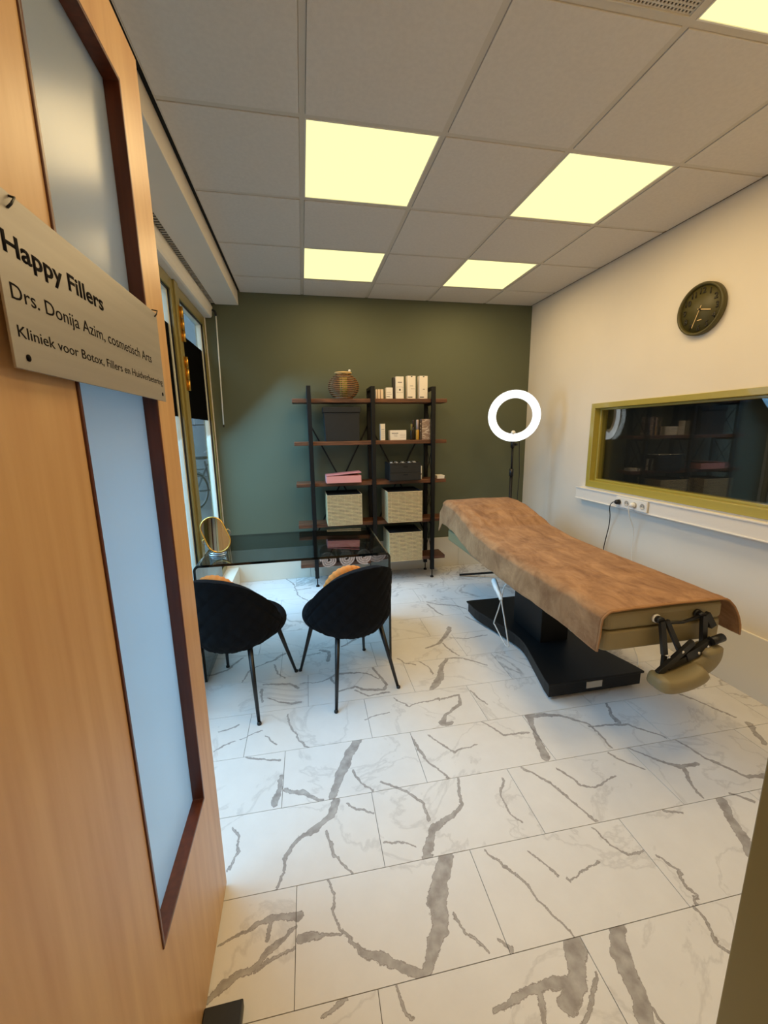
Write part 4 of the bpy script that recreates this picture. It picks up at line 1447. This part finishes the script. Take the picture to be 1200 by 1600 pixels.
MB().tube([(1.655, -0.60, 0.555), (1.72, -0.595, 0.565)], 0.018, 12).build('knob', M_blackpl, fc)
for (x, zz) in ((1.515, 0.520), (1.645, 0.530), (1.60, 0.505), (1.445, 0.505)):
    MB().lathe([(0.008, 0), (0.008, 0.004), (0.0, 0.006)], (x, -0.598, zz), 10, (0, -1, 0)).build('rivet', M_chrome, fc)
# pads: horseshoe cushion seen edge on
def pad(pts, rz, ry, name):
    """sweep of a rounded rectangle along pts in the x-z plane"""
    path = smooth_path(pts, 6)
    n = 16
    vs = []
    L_ = len(path)
    for i, p in enumerate(path):
        d = (path[min(i + 1, L_ - 1)] - path[max(i - 1, 0)]).normalized()
        yv = Vector((0, 1, 0))
        s_ = d.cross(yv).normalized()
        t = i / (L_ - 1)
        k_ = min(1.0, (min(t, 1 - t) / 0.10)) ** 0.5
        k_ = max(0.55, k_)
        for q in range(n):
            a = 2 * PI * q / n
            ca, sa = math.cos(a), math.sin(a)
            ca = math.copysign(abs(ca) ** 0.55, ca)
            sa = math.copysign(abs(sa) ** 0.55, sa)
            vs.append(p + s_ * (ca * rz * k_) + yv * (sa * ry * k_))
    fs = []
    for i in range(L_ - 1):
        for q in range(n):
            q2 = (q + 1) % n
            fs.append((i * n + q, i * n + q2, (i + 1) * n + q2, (i + 1) * n + q))
    fs.append(tuple(reversed(range(n))))
    fs.append(tuple((L_ - 1) * n + q for q in range(n)))
    return MB().add(vs, fs, True).build(name, M_khaki, fc)
pad([(1.365, -0.615, 0.415), (1.42, -0.62, 0.404), (1.50, -0.62, 0.41), (1.57, -0.615, 0.43), (1.60, -0.60, 0.45)], 0.034, 0.055, 'cushion')
pad([(1.57, -0.56, 0.42), (1.63, -0.57, 0.44), (1.665, -0.575, 0.48), (1.66, -0.58, 0.53)], 0.050, 0.050, 'cushion')

# --- hand control on its curly lead
hc = thing('hand_control', 'white hand control hanging on a cable beside the black base', 'remote', (1.2, 0.45, 0.1))
MB().tube(smooth_path([(1.205, 0.575, 0.445), (1.20, 0.555, 0.44), (1.19, 0.50, 0.415), (1.19, 0.455, 0.385), (1.19, 0.43, 0.36)], 4), [0.012] + [0.020] * 8 + [0.016] * 4 + [0.013] * 3 + [0.010], 10).build('handset', M_white, hc)
MB().tube(smooth_path([(1.19, 0.43, 0.365), (1.188, 0.46, 0.28), (1.188, 0.515, 0.16), (1.188, 0.50, 0.145), (1.188, 0.42, 0.11), (1.188, 0.335, 0.082), (1.188, 0.30, 0.095), (1.188, 0.315, 0.13), (1.188, 0.37, 0.25), (1.189, 0.42, 0.36), (1.20, 0.415, 0.46), (1.25, 0.41, 0.505)], 6), 0.0045, 8).build('lead', mat('grey lead', (206, 204, 198), 0.5), hc)

# ------------------------------------------------------------------ GLASS DESK
M_smoke = glass('smoked glass', (0.36, 0.40, 0.40), 1.5)
M_smokeedge = mat('glass edge', (10, 16, 16), 0.15)
dk = thing('glass_desk', 'waterfall desk of bent smoked glass in front of the window', 'desk', (-0.14, 0.81, 0))
TX0, TX1, TY0, TY1, TZ = -0.722, 0.440, 0.462, 1.160, 0.742
def arch(off):
    r = 0.035 - off
    x0, x1, zt = TX0 + off, TX1 - off, TZ - off
    pts = [(x0, 0.001)]
    for k in range(7):
        a = PI - (PI / 2) * k / 6
        pts.append((x0 + r + r * math.cos(a), zt - r + r * math.sin(a)))
    for k in range(7):
        a = PI / 2 - (PI / 2) * k / 6
        pts.append((x1 - r + r * math.cos(a), zt - r + r * math.sin(a)))
    pts.append((x1, 0.001))
    return pts
def sheet(a, b, i0, i1, y0, y1):
    o_, n_ = arch(0.0), arch(0.015)
    mb = MB()
    vs = []
    for k in range(i0, i1 + 1):
        vs += [(o_[k][0], y0, o_[k][1]), (o_[k][0], y1, o_[k][1]), (n_[k][0], y1, n_[k][1]), (n_[k][0], y0, n_[k][1])]
    fs = []
    for k in range(i1 - i0):
        q = 4 * k
        fs.append((q, q + 1, q + 5, q + 4))
        fs.append((q + 2, q + 3, q + 7, q + 6))
    return vs, fs, [(4 * k + 3, 4 * k, 4 * k + 4, 4 * k + 7) for k in range(i1 - i0)], [(4 * k + 1, 4 * k + 2, 4 * k + 6, 4 * k + 5) for k in range(i1 - i0)]
for nm, i0, i1 in (('side_panel', 0, 4), ('top', 4, 11), ('side_panel', 11, 15)):
    vs, fs, ed, ed2 = sheet(0, 0, i0, i1, TY0, TY1)
    o = MB().add(vs, fs, True).build(nm, M_smoke, dk)
    for e_ in (ed, ed2):
        used = sorted({i for f in e_ for i in f})
        MB().add([vs[i] for i in used], [tuple(used.index(i) for i in f) for f in e_]).build('polished_edge', M_smokeedge, o)

# ------------------------------------------------------------------ TABLE MIRROR
mr = thing('table_mirror', 'gold capsule-shaped make-up mirror on a wire stand on the glass desk', 'mirror', (-0.615, 0.665, TZ))
mc = Vector((-0.622, 0.655, 0.872))
ang = math.radians(25)
tilt = math.radians(15)
nrm = Vector((math.sin(0.16), -math.cos(0.16) * math.cos(tilt), math.sin(tilt))).normalized()
rgt = nrm.cross(Vector((0, 0, 1))).normalized() * -1
upm = nrm.cross(rgt) * 1
if upm.z < 0:
    upm = -upm
lean = math.radians(20)
ru = upm * math.cos(lean) - rgt * math.sin(lean)
rr_ = rgt * math.cos(lean) + upm * math.sin(lean)
def capsule(w, h, n=14):
    pts = []
    for k in range(n + 1):
        a = PI * k / n
        pts.append((w * math.cos(a), h + w * math.sin(a)))
    for k in range(n + 1):
        a = PI + PI * k / n
        pts.append((w * math.cos(a), -h + w * math.sin(a)))
    return pts
cap = capsule(0.064, 0.046)
def m3(p, d):
    return mc + rr_ * p[0] + ru * p[1] + nrm * d
M_mirror = mat('mirror silver', (235, 225, 205), 0.02, metal=1.0)
MB().prism([m3(p, 0.004) for p in capsule(0.062, 0.046)], -nrm * 0.008).build('mirror_glass', M_mirror, mr)
MB().tube([m3(p, 0.0) for p in capsule(0.066, 0.046)], 0.006, 8, closed=True).build('rim', M_gold, mr)
for s_ in (-1, 1):
    MB().tube([m3((s_ * 0.066, 0), 0), m3((s_ * 0.084, 0), 0)], 0.0035, 8).build('pivot', M_gold, mr)
zb = TZ + 0.004
wire = [m3((-0.082, 0), 0), m3((-0.082, -0.03), -0.008), Vector((-0.668, 0.672, zb + 0.06)), Vector((-0.655, 0.676, zb + 0.012))]
MB().tube(smooth_path(wire, 5), 0.0028, 8).build('wire_arm', M_chrome, mr)
wire = [m3((0.082, 0), 0), m3((0.082, -0.03), -0.008), Vector((-0.575, 0.690, zb + 0.06)), Vector((-0.582, 0.684, zb + 0.012))]
MB().tube(smooth_path(wire, 5), 0.0028, 8).build('wire_arm', M_chrome, mr)
MB().tube([(-0.620 + 0.050 * math.cos(a), 0.668 + 0.040 * math.sin(a), zb - 0.0005) for a in [2 * PI * i / 28 for i in range(28)]], 0.003, 6, closed=True).build('base_ring', M_chrome, mr)
MB().tube([(-0.620 + 0.044 * math.cos(a), 0.668 + 0.034 * math.sin(a), zb + 0.010) for a in [2 * PI * i / 28 for i in range(28)]], 0.0028, 6, closed=True).build('base_ring', M_chrome, mr)

# ------------------------------------------------------------------ CHAIRS
M_velvet = mat('black velvet', (6, 7, 11), 0.9, spec=0.2, sheen=0.10, col2=(24, 30, 52))
M_leg = mat('black chair leg', (14, 14, 15), 0.35)


def back_shell(off):
    """outer surface of the wrap-around back in chair coordinates (front = +y)"""
    A = math.radians(91)
    def fn(u, v):
        a = (u * 2 - 1) * A
        c = abs(a) / A
        top = 0.475 + 0.315 * (math.cos(min(1.0, c) * PI / 2) ** 0.85)
        bot = 0.365 + 0.085 * c ** 2
        # pull both rims together at the ends for a rounded tip
        z = bot + (top - bot) * v
        hz = (z - 0.47)
        R = 0.262 + 0.10 * max(0.0, hz) * math.cos(min(a, PI / 2)) ** 2 * 1.4 - (0.9 * max(0.0, -hz - 0.02)) ** 1.35 * 1.6
        # quilting grooves (diamonds)
        s1 = (a * 0.26 + z) / 0.085
        s2 = (a * 0.26 - z) / 0.085
        d = min(abs(s1 - round(s1)), abs(s2 - round(s2)))
        R += (0.007 * min(1.0, d / 0.16) - 0.007) if off >= 0 else 0
        R += off
        return (R * math.sin(a) * 1.0, -R * math.cos(a) * 0.96, z)
    return fn


def make_chair(label, loc, rot, cushion_label, cush):
    t = thing('velvet_chair', label, 'chair', loc, rot, 'velvet chairs at the glass desk')
    mb = MB()
    NU, NV = 81, 41
    fo, fi = back_shell(0.0), back_shell(-0.045)
    A_ = [fo(i / (NU - 1), j / (NV - 1)) for j in range(NV) for i in range(NU)]
    B_ = [fi(i / (NU - 1), j / (NV - 1)) for j in range(NV) for i in range(NU)]
    n = len(A_)
    fs = []
    for j in range(NV - 1):
        for i in range(NU - 1):
            p = j * NU + i
            fs.append((p, p + 1, p + NU + 1, p + NU))
            fs.append((n + p, n + p + NU, n + p + NU + 1, n + p + 1))
    for i in range(NU - 1):
        fs.append((i, n + i, n + i + 1, i + 1))
        p = (NV - 1) * NU + i
        fs.append((p, p + 1, n + p + 1, n + p))
    for j in range(NV - 1):
        p = j * NU
        fs.append((p, p + NU, n + p + NU, n + p))
        p = j * NU + NU - 1
        fs.append((p, n + p, n + p + NU, p + NU))
    o = mb.add(A_ + B_, fs, True).build('backrest', M_velvet, t, local=True)
    md = o.modifiers.new('bevel', 'BEVEL')
    md.width = 0.018
    md.segments = 4
    md.limit_method = 'ANGLE'
    md.angle_limit = math.radians(60)
    # seat cushion: rounded disc, a touch deeper than wide
    prof = []
    for k in range(13):
        a = -PI / 2 + PI * k / 12
        prof.append((0.202 + 0.045 * math.cos(a), 0.437 + 0.045 * math.sin(a)))
    prof = [(0.0, 0.392)] + prof + [(0.1, 0.485), (0.0, 0.487)]
    sm = MB().lathe(prof, (0, 0, 0), 48)
    sm.v = [(x * 1.04, y * 1.03 + 0.025, z) for x, y, z in sm.v]
    sm.build('seat', M_velvet, t, local=True)
    pl = MB().lathe([(0.0, 0.355), (0.12, 0.355), (0.195, 0.375), (0.205, 0.392), (0.0, 0.3922)], (0, 0, 0), 40)
    pl.build('seat_pan', M_velvet, t, local=True)
    for (x, y, tx, ty) in ((-0.20, -0.242, -0.135, -0.15), (0.20, -0.242, 0.135, -0.15), (-0.23, 0.238, -0.165, 0.13), (0.23, 0.238, 0.165, 0.13)):
        lg_ = MB().tube([(tx, ty, 0.385), (x * 0.985, y * 0.985, 0.012)], [0.0145, 0.0085], 12).build('leg', M_leg, t, local=True)
        MB().lathe([(0.011, 0.0), (0.012, 0.004), (0.011, 0.012), (0.006, 0.016)], (x, y, 0.0), 12).build('foot_cap', M_leg, lg_, local=True)
    # round pleated cushion leaning against the inside of the back
    cr = Matrix.Rotation(rot, 4, 'Z')
    cl, ct, rad, th = cush
    wl_ = cr @ Vector(cl) + Vector(loc)
    pc = thing('round_cushion', cushion_label, 'cushion', (wl_.x, wl_.y, wl_.z - rad), 0, 'round pleated cushions')
    ax = cr @ Vector((ct[0], ct[1], ct[2])).normalized()
    prof = []
    NP = 18
    for k in range(NP + 1):
        a = -PI / 2 + PI * k / NP
        rr = rad * (max(0.0, math.cos(a)) ** 0.55)
        prof.append((rr, th / 2 * math.sin(a) * (1 - 0.35 * math.exp(-(rr / 0.05) ** 2))))
    NPL = 26
    def md_(a, i):
        k = abs(i / NP - 0.5) * 2
        s = 1 + 0.009 * math.sin(a * NPL) * (1 - 0.3 * k)
        return (s, 0.003 * math.sin(a * NPL) * (1 if i > NP / 2 else -1) * (k ** 0.5) * (1 if 0 < i < NP else 0))
    MB().lathe(prof, wl_, 156, ax, md_).build('cushion_cover', M_must, pc)
    MB().lathe([(0.016, -0.004), (0.016, 0.004), (0.008, 0.009), (0.0, 0.010)], wl_ + ax * (th * 0.33), 14, ax).build('button', M_must, pc)
    return t


M_must = mat('mustard velvet', (204, 126, 52), 0.85, sheen=0.12, col2=(240, 180, 110))
make_chair('black velvet shell chair on the right, nearer the desk corner', (0.144, 0.318, 0), math.radians(20), 'mustard pleated round cushion on the right chair', ((-0.045, -0.086, 0.633), (0.0, 0.95, 0.30), 0.136, 0.09))
make_chair('black velvet shell chair partly hidden by the wooden door', (-0.472, 0.308, 0), math.radians(-18.7), 'peach pleated round cushion on the left chair', ((-0.060, -0.078, 0.630), (0.0, 0.95, 0.30), 0.131, 0.09))

# ------------------------------------------------------------------ OUTSIDE
M_conc = mat('grey concrete panel', (150, 158, 162), 0.85, var=0.12, vscale=2.5, bump=0.2, bscale=20)
GZ = 0.13
struct(MB().box(-14, XL - 0.08, -8, 8.0, GZ - 0.1, GZ).build('floor_outside', mat('grey paving', (140, 142, 140), 0.9, var=0.1, vscale=3)), 'grey paving outside the window', 'ground')
struct(MB().box(-0.93, 2.6, 2.33, 8.0, GZ - 0.1, 4).build('wall_outside_side', M_conc), 'own facade continuing outside', 'wall')
struct(MB().box(-5.6, -5.2, -9, 8.0, GZ - 0.1, 5.0).build('wall_outside_opposite', M_conc), 'unseen grey building across the street, added to block low sky', 'wall')  # unseen facade, put in to cut off low sky light
ow = thing('wall_outside', 'grey concrete panel wall outside the window', 'wall', (-2.5, 7.05, GZ))
del ow['category']
ow['kind'] = 'structure'
for (z0, z1) in ((GZ, 0.62), (0.635, 1.66), (1.675, 2.7), (2.715, 3.8)):
    for (x0, x1) in ((-4.6, -2.905), (-2.89, -1.86), (-1.845, -0.88)):
        MB().box(x0, x1, 7.0, 7.1, z0, z1).build('concrete_panel', M_conc, ow, bevel=0.004)
MB().box(-4.6, -0.88, 7.06, 7.12, GZ, 3.8).build('joint_backing', mat('dark joint', (70, 76, 80), 0.9), ow)

# parked bicycle
bi = thing('bicycle', 'grey bicycle parked outside the window', 'bicycle', (-2.0, 5.95, GZ), math.radians(64))
M_bike = mat('bike grey', (96, 104, 110), 0.4, metal=0.3)
M_rub = mat('bike tyre', (40, 44, 48), 0.8)
M_rim = mat('bike rim', (190, 196, 200), 0.3, metal=0.6)
WR = 0.335
for wx, nm in ((-0.02, 'wheel'), (1.03, 'wheel')):
    cy = WR
    w = MB().tube([(wx + (WR - 0.018) * math.cos(a), 0, cy + (WR - 0.018) * math.sin(a)) for a in [2 * PI * i / 40 for i in range(40)]], 0.018, 8, closed=True).build(nm, M_rub, bi, local=True)
    MB().tube([(wx + (WR - 0.042) * math.cos(a), 0, cy + (WR - 0.042) * math.sin(a)) for a in [2 * PI * i / 40 for i in range(40)]], 0.009, 6, closed=True).build('rim', M_rim, w, local=True)
    MB().tube([(wx, -0.05, cy), (wx, 0.05, cy)], 0.022, 10).build('hub', M_rim, w, local=True)
    mb = MB()
    for k in range(18):
        a = 2 * PI * k / 18
        mb.tube([(wx + 0.02 * math.cos(a + 0.5), 0.02 * (-1) ** k, cy + 0.02 * math.sin(a + 0.5)), (wx + (WR - 0.045) * math.cos(a), 0, cy + (WR - 0.045) * math.sin(a))], 0.0016, 4)
    mb.build('spokes', M_rim, w, local=True)
    MB().tube([(wx + (WR + 0.02) * math.cos(a), 0, cy + (WR + 0.02) * math.sin(a)) for a in [0.3 + 2.4 * i / 20 for i in range(21)]], 0.014, 6).build('mudguard', M_rim, bi, local=True)
FR = [((-0.02, 0, WR), (0.42, 0, 0.30)), ((0.42, 0, 0.30), (0.28, 0, 0.86)), ((0.42, 0, 0.30), (0.88, 0, 0.72)), ((0.30, 0, 0.78), (0.87, 0, 0.84)), ((-0.02, 0, WR), (0.31, 0, 0.74)), ((0.83, 0, 0.98), (1.03, 0, WR))]
for a, b in FR:
    MB().tube([a, b], 0.017, 8).build('frame_tube', M_bike, bi, local=True)
MB().tube(smooth_path([(0.66, -0.29, 1.0), (0.80, -0.24, 1.05), (0.84, 0, 1.0), (0.80, 0.24, 1.05), (0.66, 0.29, 1.0)], 5), 0.012, 8).build('handlebar', M_rim, bi, local=True)
MB().prism([(0.14, -0.09, 0.90), (0.14, 0.09, 0.90), (0.30, 0.05, 0.90), (0.42, 0.02, 0.90), (0.42, -0.02, 0.90), (0.30, -0.05, 0.90)], (0, 0, 0.05)).build('saddle', M_rub, bi, local=True, bevel=0.015)
MB().box(-0.30, 0.16, -0.07, 0.07, 0.715, 0.735).build('carrier', M_bike, bi, local=True)
